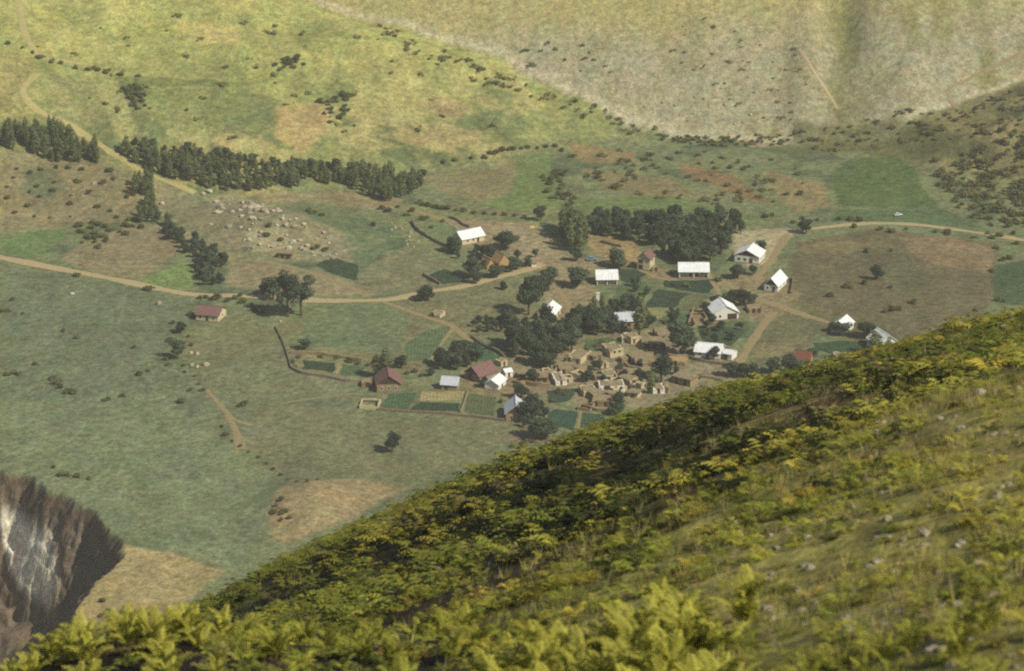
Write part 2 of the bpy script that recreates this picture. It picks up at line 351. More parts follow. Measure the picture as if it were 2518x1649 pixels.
# gully walls: pale clay with brown earth
gd = gully_drop(x, y); gm = sstep(0.2, 1.5, gd); ck = np.tile(S(112, 96, 76), (len(x), 1))
ck = mixc(ck, S(240, 226, 192), sstep(-0.06, 0.02, fbm(x * 0.9 + y * .4, y * 0.22, 8, 2, 2)) * sstep(8, 14, gd) * (1 - sstep(26, 33, gd)) * (1 - sstep(-141, -133, x + 6 * fbm(x, y, 7, 1, 2)))); ck = mixc(ck, S(80, 62, 44), 0.6 * (1 - sstep(2, 9, gd)))
C = C * (1 - gm[:, None]) + ck * gm[:, None]
calm = (1 - 0.65 * ws) * (1 - 0.85 * gm)
C *= (1 + calm * (0.34 * n4 + 0.42 * fbm(x, y * .7, 7, 3, 3) + 0.14 * rng.normal(0, 0.5, len(x))))[:, None] * 1.05
C = C * 0.95 + 0.05 * C.mean(1, keepdims=True); C *= np.array([0.955, 0.99, 0.985])
C[:, 0] *= 1 + 0.25 * fbm(x, y, 5, 4, 3); C[:, 2] *= 1 + 0.2 * fbm(x + 50, y, 9, 2, 2)
ground = mesh_obj('valley_ground', np.stack([x, y, ZZ.ravel()], -1), grid_faces(len(GX), len(GY)), M['ground'], smooth=True)
set_col(ground, np.clip(C, 0.01, 1)); tag(ground, kind='structure')

# ---------------------------------------------------------------- the near hillside
HX = np.concatenate([np.arange(-170, -60, 10), np.arange(-60, 60, 0.7), np.arange(60, 171, 10)])
HY = np.concatenate([np.arange(-60, 14, 3), np.arange(14, 175, 0.7), np.arange(175, 606, 7)])
hx, hy = np.meshgrid(HX, HY); hz = Zall(hx, hy) if False else smax(Znear(hx, hy), Zv(hx, hy), 4.0)
hz = hz - 3.0 * sstep(585, 604, hy)
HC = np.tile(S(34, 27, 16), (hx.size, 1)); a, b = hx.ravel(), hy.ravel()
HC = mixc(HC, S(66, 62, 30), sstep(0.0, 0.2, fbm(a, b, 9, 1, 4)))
HC *= (1 - 0.5 * np.exp(-((b - 78) / 20) ** 2) * np.exp(-((a / np.maximum(b, 5) - .065) / .085) ** 2))[:, None]  # shade band across the slope, painted into the soil colour
HC = mixc(HC, S(158, 148, 80), 0.9 * sstep(-0.02, 0.07, a / np.maximum(b, 5) + 0.0009 * (60 - b)) * (1 - sstep(58, 95, b + 14 * fbm(a, b, 12, 6, 2)))); HC = mixc(HC, S(124, 102, 64), 0.8 * sstep(0.10, 0.25, fbm(a, b * .5, 4, 3, 4)))  # grassy lower right; its sunlit brightness is painted into the soil tone
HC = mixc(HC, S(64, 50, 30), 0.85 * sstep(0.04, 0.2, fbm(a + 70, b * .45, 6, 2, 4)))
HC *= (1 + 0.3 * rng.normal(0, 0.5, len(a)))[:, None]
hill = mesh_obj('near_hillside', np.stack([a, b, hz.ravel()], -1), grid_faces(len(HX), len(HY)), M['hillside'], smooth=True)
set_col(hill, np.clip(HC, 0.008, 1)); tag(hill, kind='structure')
# ---------------------------------------------------------------- roads, tracks and garden fields: sheets just above the ground
M['road'] = mat('dusty_road', S(176, 158, 116), var=(0.8, 1.15), scale=0.8, scale2=3.5)
M['track_pale'] = mat('pale_hill_track', S(172, 160, 104), var=(0.8, 1.15), scale=0.8, scale2=3.5)
M['track'] = mat('trodden_track', S(148, 132, 94), var=(0.75, 1.2), scale=0.8, scale2=3.5)
def smooth_line(P, step=1.6):
    P = np.asarray(P, float)
    n = len(P); out = []
    for i in range(n - 1):
        p0, p1, p2, p3 = P[max(i - 1, 0)], P[i], P[i + 1], P[min(i + 2, n - 1)]
        k = max(2, int(np.linalg.norm(p2 - p1) / step)); t = np.linspace(0, 1, k, endpoint=False)[:, None]
        out.append(0.5 * ((2 * p1) + (-p0 + p2) * t + (2 * p0 - 5 * p1 + 4 * p2 - p3) * t ** 2 + (-p0 + 3 * p1 - 3 * p2 + p3) * t ** 3))
    out.append(P[-1:]); return np.concatenate(out)
def ribbon(name, px, w, m, lift=0.07):
    P = smooth_line(W(px)); T = np.gradient(P, axis=0); T /= np.linalg.norm(T, axis=1)[:, None] + 1e-9
    N = np.stack([-T[:, 1], T[:, 0]], -1); ww = w * (1 + 0.9 * fbm(P[:, 0], P[:, 1], 9, 4, 3))
    us = np.linspace(-0.5, 0.5, 6); V = []
    for u in us:
        e = 0.5 * fbm(P[:, 0] + 31 * u, P[:, 1], 3, 2, 3) * (abs(u) > 0.4)
        q = P + N * (u * ww + e)[:, None]; V.append(np.stack([q[:, 0], q[:, 1], Zm(q[:, 0], q[:, 1]) + lift - 0.04 * (abs(u) > 0.4)], -1))
    o = mesh_obj(name, np.stack(V, 1).reshape(-1, 3), grid_faces(6, len(P)), m, smooth=True)
    return tag(o, kind='structure')
ribbon('road', [(-60, 618), (0, 632), (100, 652), (250, 680), (400, 711), (480, 724), (600, 727), (740, 736), (850, 739), (940, 737), (1000, 729), (1060, 716), (1150, 701), (1230, 680), (1290, 664), (1335, 648)], 4.2, M['road'])
ribbon('track', [(942, 742), (1000, 762), (1060, 783), (1110, 800), (1160, 838), (1232, 860)], 2.2, M['track'])
ribbon('road', [(2640, 605), (2518, 590), (2400, 571), (2290, 556), (2200, 549), (2100, 551), (2010, 560), (1940, 572), (1880, 582)], 3.6, M['road'])
ribbon('track', [(1935, 575), (1912, 615), (1880, 660), (1852, 690)], 3.0, M['track'])
ribbon('track', [(1770, 690), (1800, 704), (1860, 735), (1910, 750), (1960, 768), (2010, 784), (2062, 800)], 3.2, M['track'])
ribbon('track', [(1902, 766), (1872, 805), (1842, 850), (1818, 890), (1790, 905)], 3.0, M['track'])
ribbon('track', [(45, -10), (52, 40), (65, 92), (100, 138), (160, 150), (230, 158)], 2.6, M['track_pale'])
ribbon('track', [(92, 180), (58, 215), (70, 250), (120, 285), (190, 320), (270, 372), (340, 415), (400, 442), (480, 474)], 2.8, M['track_pale'])
ribbon('path', [(590, 640), (660, 645), (760, 668), (850, 702), (905, 730)], 2.2, M['track'])
ribbon('path', [(508, 958), (545, 1000), (575, 1030), (620, 1045)], 1.8, M['track'])
ribbon('path', [(560, 1020), (580, 1060), (592, 1105)], 3.0, M['track'])
ribbon('path', [(1000, 512), (1060, 530), (1100, 542), (1180, 548)], 3.0, M['track'])
ribbon('path', [(1115, 805), (1088, 840), (1058, 885)], 1.3, M['track'])
ribbon('path', [(1362, 690), (1378, 720), (1395, 745), (1402, 780)], 2.4, M['track'])
ribbon('path', [(1428, 1010), (1424, 1040), (1420, 1075)], 1.3, M['track'])
ribbon('path', [(1750, 690), (1765, 720), (1735, 745)], 2.0, M['track'])
ribbon('path', [(2360, 270), (2330, 225), (2380, 195), (2440, 165), (2518, 130)], 1.6, M['track'])
ribbon('path', [(2060, 268), (2035, 225), (2005, 180), (1965, 120)], 1.2, M['road'])

ribbon('path', [(690, 992), (790, 976), (880, 966)], .9, M['track'])
ribbon('path', [(1545, 650), (1600, 676), (1650, 690)], 1.6, M['track'])
FIELD = {}
def field(px, rgb, name='field', step=2.2, lift=0.05, var=(0.72, 1.28)):
    key = tuple(np.round(rgb, 4))
    if key not in FIELD: FIELD[key] = mat('crop', rgb, var=var, scale=0.7, scale2=2.6, bump=0.3, rgb2=tuple(np.asarray(rgb) * 1.6 + .01))
    if not FIELD[key].get('rows'):
        FIELD[key]['rows'] = 1; nt = FIELD[key].node_tree; b_ = next(n for n in nt.nodes if n.type == 'BSDF_PRINCIPLED'); src = b_.inputs['Base Color'].links[0].from_socket
        wv = nt.nodes.new('ShaderNodeTexWave'); wv.inputs['Scale'].default_value = 0.28; wv.inputs['Distortion'].default_value = 7; wv.inputs['Detail'].default_value = 3; tc = nt.nodes.new('ShaderNodeTexCoord'); nt.links.new(tc.outputs['Object'], wv.inputs['Vector'])
        mr = nt.nodes.new('ShaderNodeMapRange'); mr.inputs[3].default_value = 0.84; mr.inputs[4].default_value = 1.16; nt.links.new(wv.outputs['Fac'], mr.inputs[0]); nt.links.new(vmul(nt, src, mr.outputs[0]), b_.inputs['Base Color'])
    P = W(px); B = []
    for i in range(len(P)):
        a, b = P[i], P[(i + 1) % len(P)]; k = max(1, int(np.linalg.norm(b - a) / step))
        for t in range(k): B.append(a + (b - a) * t / k)
    B = np.array(B); B += np.stack([fbm(B[:, 0], B[:, 1], 4, 1, 2), fbm(B[:, 0], B[:, 1], 4, 5, 2)], -1) * 2.2
    gx_ = np.arange(B[:, 0].min(), B[:, 0].max(), step); gy_ = np.arange(B[:, 1].min(), B[:, 1].max(), step)
    g = np.stack(np.meshgrid(gx_, gy_), -1).reshape(-1, 2); g = g[poly_dist(B, g[:, 0], g[:, 1]) > 0.6 * step] if len(g) else g
    V = [Vector(p) for p in B] + [Vector(p) for p in g]
    r = delaunay_2d_cdt(V, [(i, (i + 1) % len(B)) for i in range(len(B))], [list(range(len(B)))], 1, 1e-4)
    v = np.array([tuple(p) for p in r[0]])
    o = mesh_obj(name, np.stack([v[:, 0], v[:, 1], Zm(v[:, 0], v[:, 1]) + lift], -1), r[2], FIELD[key], smooth=True)
    return tag(o, kind='structure')
DG, MG, OL, TN, LG = S(44, 58, 37), S(68, 84, 52), S(84, 88, 54), S(134, 124, 82), S(100, 116, 64)
for p, c in [
 ([(778, 650), (800, 638), (832, 636), (882, 652), (879, 690), (845, 682), (800, 668)], DG),
 ([(1044, 686), (1068, 668), (1096, 660), (1130, 676), (1150, 684), (1140, 694), (1082, 699)], DG),
 ([(1522, 662), (1560, 662), (1592, 674), (1545, 696), (1524, 690)], DG),
 ([(1632, 688), (1700, 690), (1760, 686), (1765, 702), (1740, 722), (1690, 716), (1632, 704)], S(34, 54, 36)),
 ([(1588, 748), (1618, 712), (1688, 722), (1655, 758), (1586, 755)], DG),
 ([(1584, 758), (1648, 759), (1626, 784), (1580, 778)], S(118, 116, 72)),
 ([(1694, 722), (1742, 726), (1708, 766), (1662, 766)], OL),
 ([(1652, 770), (1696, 770), (1680, 796), (1622, 792), (1630, 782)], MG),
 ([(1712, 806), (1770, 800), (1832, 812), (1800, 850), (1770, 848), (1722, 832)], S(48, 66, 40)),
 ([(1520, 700), (1590, 690), (1585, 735), (1560, 760), (1505, 745)], S(70, 84, 50)),
 ([(742, 886), (828, 892), (820, 916), (746, 906)], DG),
 ([(832, 892), (842, 893), (832, 918), (822, 916)], TN),
 ([(846, 896), (900, 905), (880, 925), (836, 920)], MG),
 ([(1032, 962), (1145, 964), (1134, 986), (1032, 985)], TN),
 ([(1030, 988), (1132, 990), (1126, 1012), (1012, 1010)], DG),
 ([(1152, 968), (1222, 976), (1214, 1022), (1140, 1012)], S(74, 82, 50)),
 ([(962, 966), (1024, 964), (1008, 1006), (932, 1000)], S(62, 82, 52)),
 ([(1000, 842), (1050, 808), (1112, 802), (1060, 880), (990, 890)], S(76, 90, 58)),
 ([(1125, 838), (1165, 832), (1232, 880), (1222, 892), (1150, 882)], S(52, 80, 50)),
 ([(1346, 960), (1420, 956), (1402, 986), (1352, 992)], S(46, 62, 42)),
 ([(1366, 1004), (1422, 1012), (1412, 1060), (1350, 1040), (1350, 1015)], S(44, 66, 48)),
 ([(1430, 1012), (1490, 1018), (1460, 1060), (1424, 1072)], S(50, 72, 48)),
 ([(1440, 835), (1500, 828), (1530, 838), (1510, 868), (1440, 862)], MG),
 ([(2002, 842), (2130, 838), (2132, 868), (2090, 882), (2012, 864)], S(46, 66, 42)),
 ([(1030, 560), (1090, 548), (1125, 560), (1130, 600), (1090, 596), (1050, 580)], S(92, 104, 66)),
]:
    field(p, c)
# ---------------------------------------------------------------- buildings
M['tin_white'] = mat('white_tin_roof', S(236, 238, 234), rough=0.45, var=(0.82, 1.08), scale=0.7, spec=0.4)
M['tin_grey'] = mat('grey_tin_roof', S(196, 200, 204), rough=0.45, var=(0.85, 1.08), scale=0.7, spec=0.4)
M['tile_red'] = mat('weathered_red_roof', S(126, 94, 88), rough=0.85, var=(0.8, 1.15), scale=1.4, scale2=5)
M['tile_brown'] = mat('rust_brown_roof', S(120, 78, 60), rough=0.85, var=(0.75, 1.2), scale=1.4, scale2=5)
M['lime'] = mat('limewash', S(226, 224, 208), var=(0.86, 1.06), scale=1.1)
M['cream'] = mat('cream_plaster', S(204, 192, 150), var=(0.82, 1.1), scale=1.1)
M['adobe'] = mat('adobe_mud', S(148, 130, 97), var=(0.75, 1.2), scale=0.9, scale2=3, bump=0.08)
M['adobe_pale'] = mat('pale_mud_plaster', S(196, 180, 142), var=(0.8, 1.15), scale=0.9, scale2=3, bump=0.06)
M['mudroof'] = mat('mud_roof', S(148, 134, 101), var=(0.66, 1.25), scale=0.7, scale2=2.4, bump=0.15)
M['straw'] = mat('straw_thatch', S(176, 146, 98), var=(0.75, 1.2), scale=1.2, scale2=6, bump=0.1)
M['wood'] = mat('dark_wood', S(74, 56, 42), var=(0.7, 1.3), scale=3)
M['glass'] = mat('window_glass', S(34, 38, 42), rough=0.15, var=(0.9, 1.1), scale=2, spec=0.5)
M['paint'] = mat('white_paint', S(226, 224, 214), var=(0.92, 1.05), scale=2)
M['stone'] = mat('field_stone', S(132, 118, 96), var=(0.7, 1.25), scale=1.6, scale2=6, bump=0.1, rnd=0.18)
M['brick'] = mat('mud_brick', S(158, 130, 98), var=(0.8, 1.15), scale=2.5, scale2=8, bump=0.05)

class MB:
    def __init__(s): s.v = []; s.f = []
    def add(s, v, f):
        k = len(s.v); s.v += [tuple(map(float, p)) for p in v]; s.f += [tuple(i + k for i in q) for q in f]; return s
    def box(s, x0, x1, y0, y1, z0, z1, j=0.0):
        v = [(a, b, c) for c in (z0, z1) for b in (y0, y1) for a in (x0, x1)]
        if j: v = [tuple(q + random.uniform(-j, j) for q in p) for p in v]
        return s.add(v, [(0, 2, 3, 1), (4, 5, 7, 6), (0, 1, 5, 4), (2, 6, 7, 3), (0, 4, 6, 2), (1, 3, 7, 5)])
    def slab(s, quad, t):
        """a roof slope: top quad with thickness t downwards"""
        q = [np.asarray(p, float) for p in quad]; v = [tuple(p) for p in q] + [tuple(p - np.array([0, 0, t])) for p in q]; n = len(q)
        return s.add(v, [tuple(range(n)), tuple(reversed(range(n, 2 * n)))] + [(i, i + n, (i + 1) % n + n, (i + 1) % n) for i in range(n)])
    def build(s, name, m, parent=None, smooth=False): return mesh_obj(name, s.v, s.f, m, parent, smooth)

def site(L, Rr):
    """front wall line from two base pixels: origin (world), yaw, length"""
    P = W([L, Rr]); e = P[1] - P[0]; n = float(np.linalg.norm(e)); return P.mean(0), math.atan2(e[1], e[0]), n
def opening(root, kind, side, u, w, h, z, wx, dy, y0=0.0, mframe='paint', mpane='glass'):
    """a door or window proud of the wall on side f/r/l; u is the offset along that wall"""
    def bx(mb, a0, a1, d0, d1, c0, c1):
        if side == 'f': mb.box(a0, a1, y0 - d1, y0 - d0, c0, c1)
        elif side == 'r': mb.box(wx / 2 + d0, wx / 2 + d1, a0, a1, c0, c1)
        else: mb.box(-wx / 2 - d1, -wx / 2 - d0, a0, a1, c0, c1)
        return mb
    f = bx(MB(), u - w / 2, u + w / 2, 0.0, 0.07, z, z + h).build(kind, M[mframe], root)
    bx(MB(), u - w / 2 + 0.12, u + w / 2 - 0.12, 0.071, 0.10, z + 0.12, z + h - 0.12).build('pane' if kind == 'window' else 'panel', M[mpane], f)
    return f
def gable_house(name, label, L, Rr, depth, wh, rh, ridge, roof, wall, width=None, over=0.45, openings=(), porch=0.0, posts=0, chimney=None, lsh=1.0, plinth=True, yaw=None, gable=None, stripes=True, group=None):
    c, ang, n = site(L, Rr); wx = width or n
    if yaw is not None: ang = R(yaw)
    ca, sa = math.cos(ang), math.sin(ang)
    cor = [(c[0] + ca * a - sa * b, c[1] + sa * a + ca * b) for a in (-wx / 2, wx / 2) for b in (0, depth)]
    zb = float(np.min(Zm([p[0] for p in cor], [p[1] for p in cor]))); zt = float(np.max(Zm([p[0] for p in cor], [p[1] for p in cor])))
    z0 = zt - 0.25 * (zt - zb)
    root = tag(empty(name, (c[0], c[1], z0), ang), label, 'house' if 'shed' not in name else 'shed', group)
    h2 = wx / 2; mb = MB(); y0 = porch
    g0 = min(-0.4, zb - z0 - 0.3)
    if ridge == 'along':
        prof = lambda s: [(s * h2, y0, g0), (s * h2, depth, g0), (s * h2, depth, wh), (s * h2, depth / 2, wh + rh), (s * h2, y0, wh + rh * (2 * y0 / depth if y0 < depth / 2 else 1))]
        v = prof(-1) + prof(1)
    else:
        v = [(-h2, y0, g0), (-h2, y0, wh), (0, y0, wh + rh), (h2, y0, wh), (h2, y0, g0)]
        v = [(a, b, cc) for a, b, cc in v] + [(a, depth, cc) for a, b, cc in v]
    mb.add(v, [(0, 1, 2, 3, 4), (9, 8, 7, 6, 5)] + [(i, i + 5, (i + 1) % 5 + 5, (i + 1) % 5) for i in range(5)])
    mb.build('wall', M[wall], root)
    if gable and ridge == 'across':
        MB().add([(-h2 + .1, y0 - .03, wh), (h2 - .1, y0 - .03, wh), (0, y0 - .03, wh + rh - .1), (-h2 + .1, y0 - .005, wh), (h2 - .1, y0 - .005, wh), (0, y0 - .005, wh + rh - .1)],
                 [(0, 1, 2), (5, 4, 3), (0, 3, 4, 1), (1, 4, 5, 2), (2, 5, 3, 0)]).build('gable_panel', M[gable], root)
    if plinth:
        MB().box(-h2 - 0.12, h2 + 0.12, -0.12, depth + 0.12, g0 - 0.2, 0.25).build('plinth', M['stone'], root)
    o = over; t = 0.12; e = 0.13
    if ridge == 'along':
        k = rh / (depth / 2); zr = wh + rh + e
        def slope(y_out, a):   # from ridge to eave, cut in sheets
            return [(-h2 - o, depth / 2, zr), (h2 + o, depth / 2, zr), (h2 + o, y_out, zr - k * abs(depth / 2 - y_out)), (-h2 - o, y_out, zr - k * abs(depth / 2 - y_out))]
        q1, q2 = slope(-o, 0), slope(depth + o, 0); q2 = [q2[1], q2[0], q2[3], q2[2]]
        rb = MB().slab([q1[3], q1[2], q1[1], q1[0]], t).slab([q2[3], q2[2], q2[1], q2[0]], t).build('roof', M[roof], root)
        MB().box(-h2 - o - .02, h2 + o + .02, depth / 2 - .16, depth / 2 + .16, zr - .04, zr + .05).build('ridge_cap', M[roof], rb)
        if stripes:
            nb = int((wx + 2 * o) / 1.1); sm = MB()
            for i in range(1, nb):
                xx = -h2 - o + i * (wx + 2 * o) / nb
                for qy in (-o, depth + o):
                    ze = zr - k * abs(depth / 2 - qy)
                    sm.add([(xx - .04, depth / 2, zr + .005), (xx + .04, depth / 2, zr + .005), (xx + .04, qy, ze + .005), (xx - .04, qy, ze + .005), (xx, depth / 2, zr + .06), (xx, qy, ze + .06)], [(0, 3, 5, 4), (2, 1, 4, 5), (3, 2, 5), (1, 0, 4)])
            tag(sm.build('seam', M[roof], rb), kind='stuff')
    else:
        k = rh / h2; zr = wh + rh + e; xo = h2 + o
        q1 = [(0, -o, zr), (0, depth + o, zr), (xo, depth + o, zr - k * xo), (xo, -o, zr - k * xo)]
        q2 = [(0, depth + o, zr), (0, -o, zr), (-xo, -o, zr - k * xo), (-xo, depth + o, zr - k * xo)]
        rb = MB().slab([q1[3], q1[2], q1[1], q1[0]], t).slab([q2[3], q2[2], q2[1], q2[0]], t).build('roof', M[roof], root)
        MB().box(-.16, .16, -o - .02, depth + o + .02, zr - .04, zr + .05).build('ridge_cap', M[roof], rb)
        if stripes:
            nb = int((depth + 2 * o) / 1.1); sm = MB()
            for i in range(1, nb):
                yy = -o + i * (depth + 2 * o) / nb
                for sx in (-1, 1):
                    sm.add([(0, yy - .04, zr + .005), (0, yy + .04, zr + .005), (sx * xo, yy + .04, zr - k * xo + .005), (sx * xo, yy - .04, zr - k * xo + .005), (0, yy, zr + .06), (sx * xo, yy, zr - k * xo + .06)], [(0, 3, 5, 4), (2, 1, 4, 5), (3, 2, 5), (1, 0, 4)])
            tag(sm.build('seam', M[roof], rb), kind='stuff')
    if porch:
        for sgn in (-1, 1): MB().box(sgn * (h2 - .15) - .15, sgn * (h2 - .15) + .15, 0.05, y0, g0, wh - .05).build('porch_wall', M[wall], root)
        for i in range(posts):
            px_ = -h2 + (i + 1) * wx / (posts + 1); MB().box(px_ - .16, px_ + .16, 0.1, 0.42, 0, wh).build('post', M[wall], root)
        MB().box(-h2, h2, 0, y0 - .01, g0, 0.28).build('porch_floor', M['adobe'], root)
    for op in openings:
        kind, side, u, w, h, z = op[:6]; opening(root, kind, side, u, w, h, z, wx, depth, y0, *op[6:])
    if chimney:
        cx, cy = chimney; zc = wh + rh * 0.4
        ch = MB().box(cx - .3, cx + .3, cy - .3, cy + .3, zc, wh + rh + 0.9).build('chimney', M['adobe'], root)
        MB().box(cx - .38, cx + .38, cy - .38, cy + .38, wh + rh + 0.9, wh + rh + 1.02).build('chimney_cap', M['adobe'], ch)
    return root
wn_ = lambda s, u, w=1.0, h=1.1, z=1.0: ('window', s, u, w, h, z)
dr_ = lambda s, u, w=0.95, h=2.0, z=0.05, m='wood': ('door', s, u, w, h, z, m, m)

gable_house('house', 'long house with a glaring white tin roof and cream wall beside the curved garden wall', (1137, 604), (1191, 593), 6.5, 2.6, 2.2, 'along', 'tin_white', 'cream', openings=[wn_('f', -2.6), wn_('f', 0), dr_('f', 2.2)])
gable_house('house', 'pale roofed house with a recessed porch and white corner pillars beside the round tree', (1468, 702), (1518, 702), 7.6, 2.5, 2.3, 'along', 'tin_white', 'lime', porch=1.6, posts=1, openings=[wn_('f', -1.8), wn_('f', 1.8), dr_('f', 0)])
gable_house('house', 'long white roofed house with a dark veranda and one middle pillar under the dark grove', (1670, 684), (1742, 685), 7.4, 2.8, 2.2, 'along', 'tin_white', 'lime', porch=1.8, posts=1, openings=[wn_('f', -3.4), wn_('f', 3.2), dr_('f', 1.2), dr_('f', -1.2)])
gable_house('house', 'white house with a shadowed porch and bright gable roof at the end of the grove', (1806, 644), (1866, 651), 8.5, 2.9, 2.3, 'across', 'tin_white', 'lime', gable='wood', openings=[wn_('f', -2.9, 1.2), wn_('f', -0.6, 1.2), dr_('f', 1.6, 1.2), wn_('r', 3), wn_('r', 6)])
gable_house('house', 'narrow white house with a steep white roof beside the fork of the earth track', (1879, 715), (1912, 719), 10.5, 2.6, 2.6, 'across', 'tin_white', 'lime', gable='wood', openings=[wn_('f', -1.2, .8), dr_('f', 1.0, .8), wn_('r', 3), wn_('r', 7)])
gable_house('house', 'white house with one small dark window in its gable and a brown lean to wall', (1755, 788), (1816, 784), 9.0, 2.7, 2.6, 'across', 'tin_white', 'lime', openings=[wn_('f', -2.2, .9, 1.2, .9), ('door', 'f', 2.2, 3.4, 2.3, 0.0, 'wood', 'wood'), wn_('r', 3), wn_('r', 6)])
gable_house('house', 'low house with a broad white roof and deep eave shadow beside a big dark tree', (1708, 879), (1770, 885), 7.5, 2.4, 2.0, 'along', 'tin_white', 'lime', openings=[wn_('f', -2.6), dr_('f', 0), wn_('f', 2.6)])
gable_house('annex_shed', 'small white roofed annex with a dark doorway at the end of the low house', (1777, 884), (1799, 888), 4.5, 2.3, 0.7, 'along', 'tin_white', 'lime', openings=[dr_('f', -.7, 1.6, 2.1)], stripes=False, over=.2)
gable_house('house', 'bluish white roof sunk among dark trees beside a tall poplar', (1517, 806), (1562, 804), 7.0, 2.5, 2.0, 'along', 'tin_grey', 'adobe', openings=[wn_('f', -1.6), dr_('f', 1.2)])
gable_house('house', 'small house with one blazing white roof slope beside the tallest shade tree', (1361, 792), (1380, 770), 6.0, 2.8, 1.9, 'along', 'tin_white', 'cream', openings=[wn_('f', -2.5), dr_('f', 1.5)], width=8.5)
gable_house('tower_house', 'narrow two storey house with a dull red roof and dark wooden balcony', (1567, 662), (1598, 666), 5.5, 4.6, 2.0, 'across', 'tile_red', 'cream', openings=[('window', 'f', -1.1, 1.6, 1.5, 2.7, 'wood', 'wood'), ('door', 'f', -1.1, 1.6, 2.0, 0.1, 'wood', 'wood'), wn_('r', 2.5, 1, 1.2, 2.8)])
gable_house('house', 'long barn like house with a purple red roof and cream end wall below the road', (482, 787), (537, 793), 8.0, 2.5, 1.9, 'along', 'tile_red', 'cream', openings=[wn_('f', -2.5), dr_('f', 0), wn_('f', 2.5), wn_('r', 4)])
gable_house('house', 'stone walled house with a red gable roof next to a pair of poplars', (927, 966), (986, 964), 8.5, 2.9, 2.9, 'across', 'tile_red', 'adobe', gable='wood', openings=[wn_('f', -2.3, .9), wn_('f', 0, .9), wn_('f', 2.3, .9)])
gable_house('house', 'large house with a dull pink roof and open dark gable between the garden strips', (1143, 928), (1179, 941), 8.5, 2.3, 2.6, 'across', 'tile_red', 'adobe', gable='wood', openings=[dr_('f', -1.0, 1.4), wn_('f', 1.8)])
gable_house('shed', 'square shed with a dazzling white roof below the pink roofed house', (1224, 963), (1246, 945), 5.0, 2.2, 1.4, 'along', 'tin_white', 'lime', width=6.4, openings=[dr_('f', 0)])
gable_house('shed', 'little white hut with a rounded pale roof behind the dazzling white shed', (1243, 928), (1261, 925), 3.4, 1.7, .7, 'along', 'tin_white', 'lime', stripes=False, openings=[dr_('f', 0, .7, 1.4)], plinth=False, over=.2)
gable_house('house', 'low cottage with a pale grey roof at the head of the striped garden', (1085, 958), (1124, 961), 5.0, 2.2, 1.8, 'along', 'tin_grey', 'adobe', openings=[dr_('f', -1), wn_('f', 1)])
gable_house('house', 'brown brick gabled house with a silver roof at the lower edge of the village', (1244, 1036), (1294, 1036), 8.5, 2.9, 2.7, 'across', 'tin_grey', 'brick', openings=[wn_('f', -1.6, .9), wn_('f', 1.6, .9)], gable='wood', over=.5)
gable_house('house', 'small steep white roofed house behind a bushy tree on the brown field edge', (2080, 822), (2099, 806), 5.5, 2.5, 2.0, 'along', 'tin_white', 'lime', width=7.2, openings=[wn_('f', 1.5)])
gable_house('house', 'white walled house half hidden by dark poplars at the crest of the ferny slope', (2160, 868), (2208, 862), 8.0, 3.2, 2.8, 'across', 'tin_white', 'lime', openings=[wn_('f', -1.6), wn_('f', 1.6)])
gable_house('house', 'rust brown roofed house with an orange earth wall among round bushes', (1952, 900), (1990, 903), 6.5, 2.4, 2.2, 'along', 'tile_brown', 'straw', openings=[dr_('f', -1), wn_('f', 1.2)])
gable_house('thatched_shed', 'tan thatched shed beside the gateway of the big yard', (1228, 655), (1254, 650), 5.5, 1.4, 3.0, 'across', 'straw', 'straw', stripes=False, plinth=False, over=.25)
gable_house('thatched_shed', 'orange tan thatched shed behind the dark roadside tree', (1198, 662), (1217, 658), 5.0, 1.2, 2.6, 'across', 'straw', 'straw', stripes=False, plinth=False, over=.25)

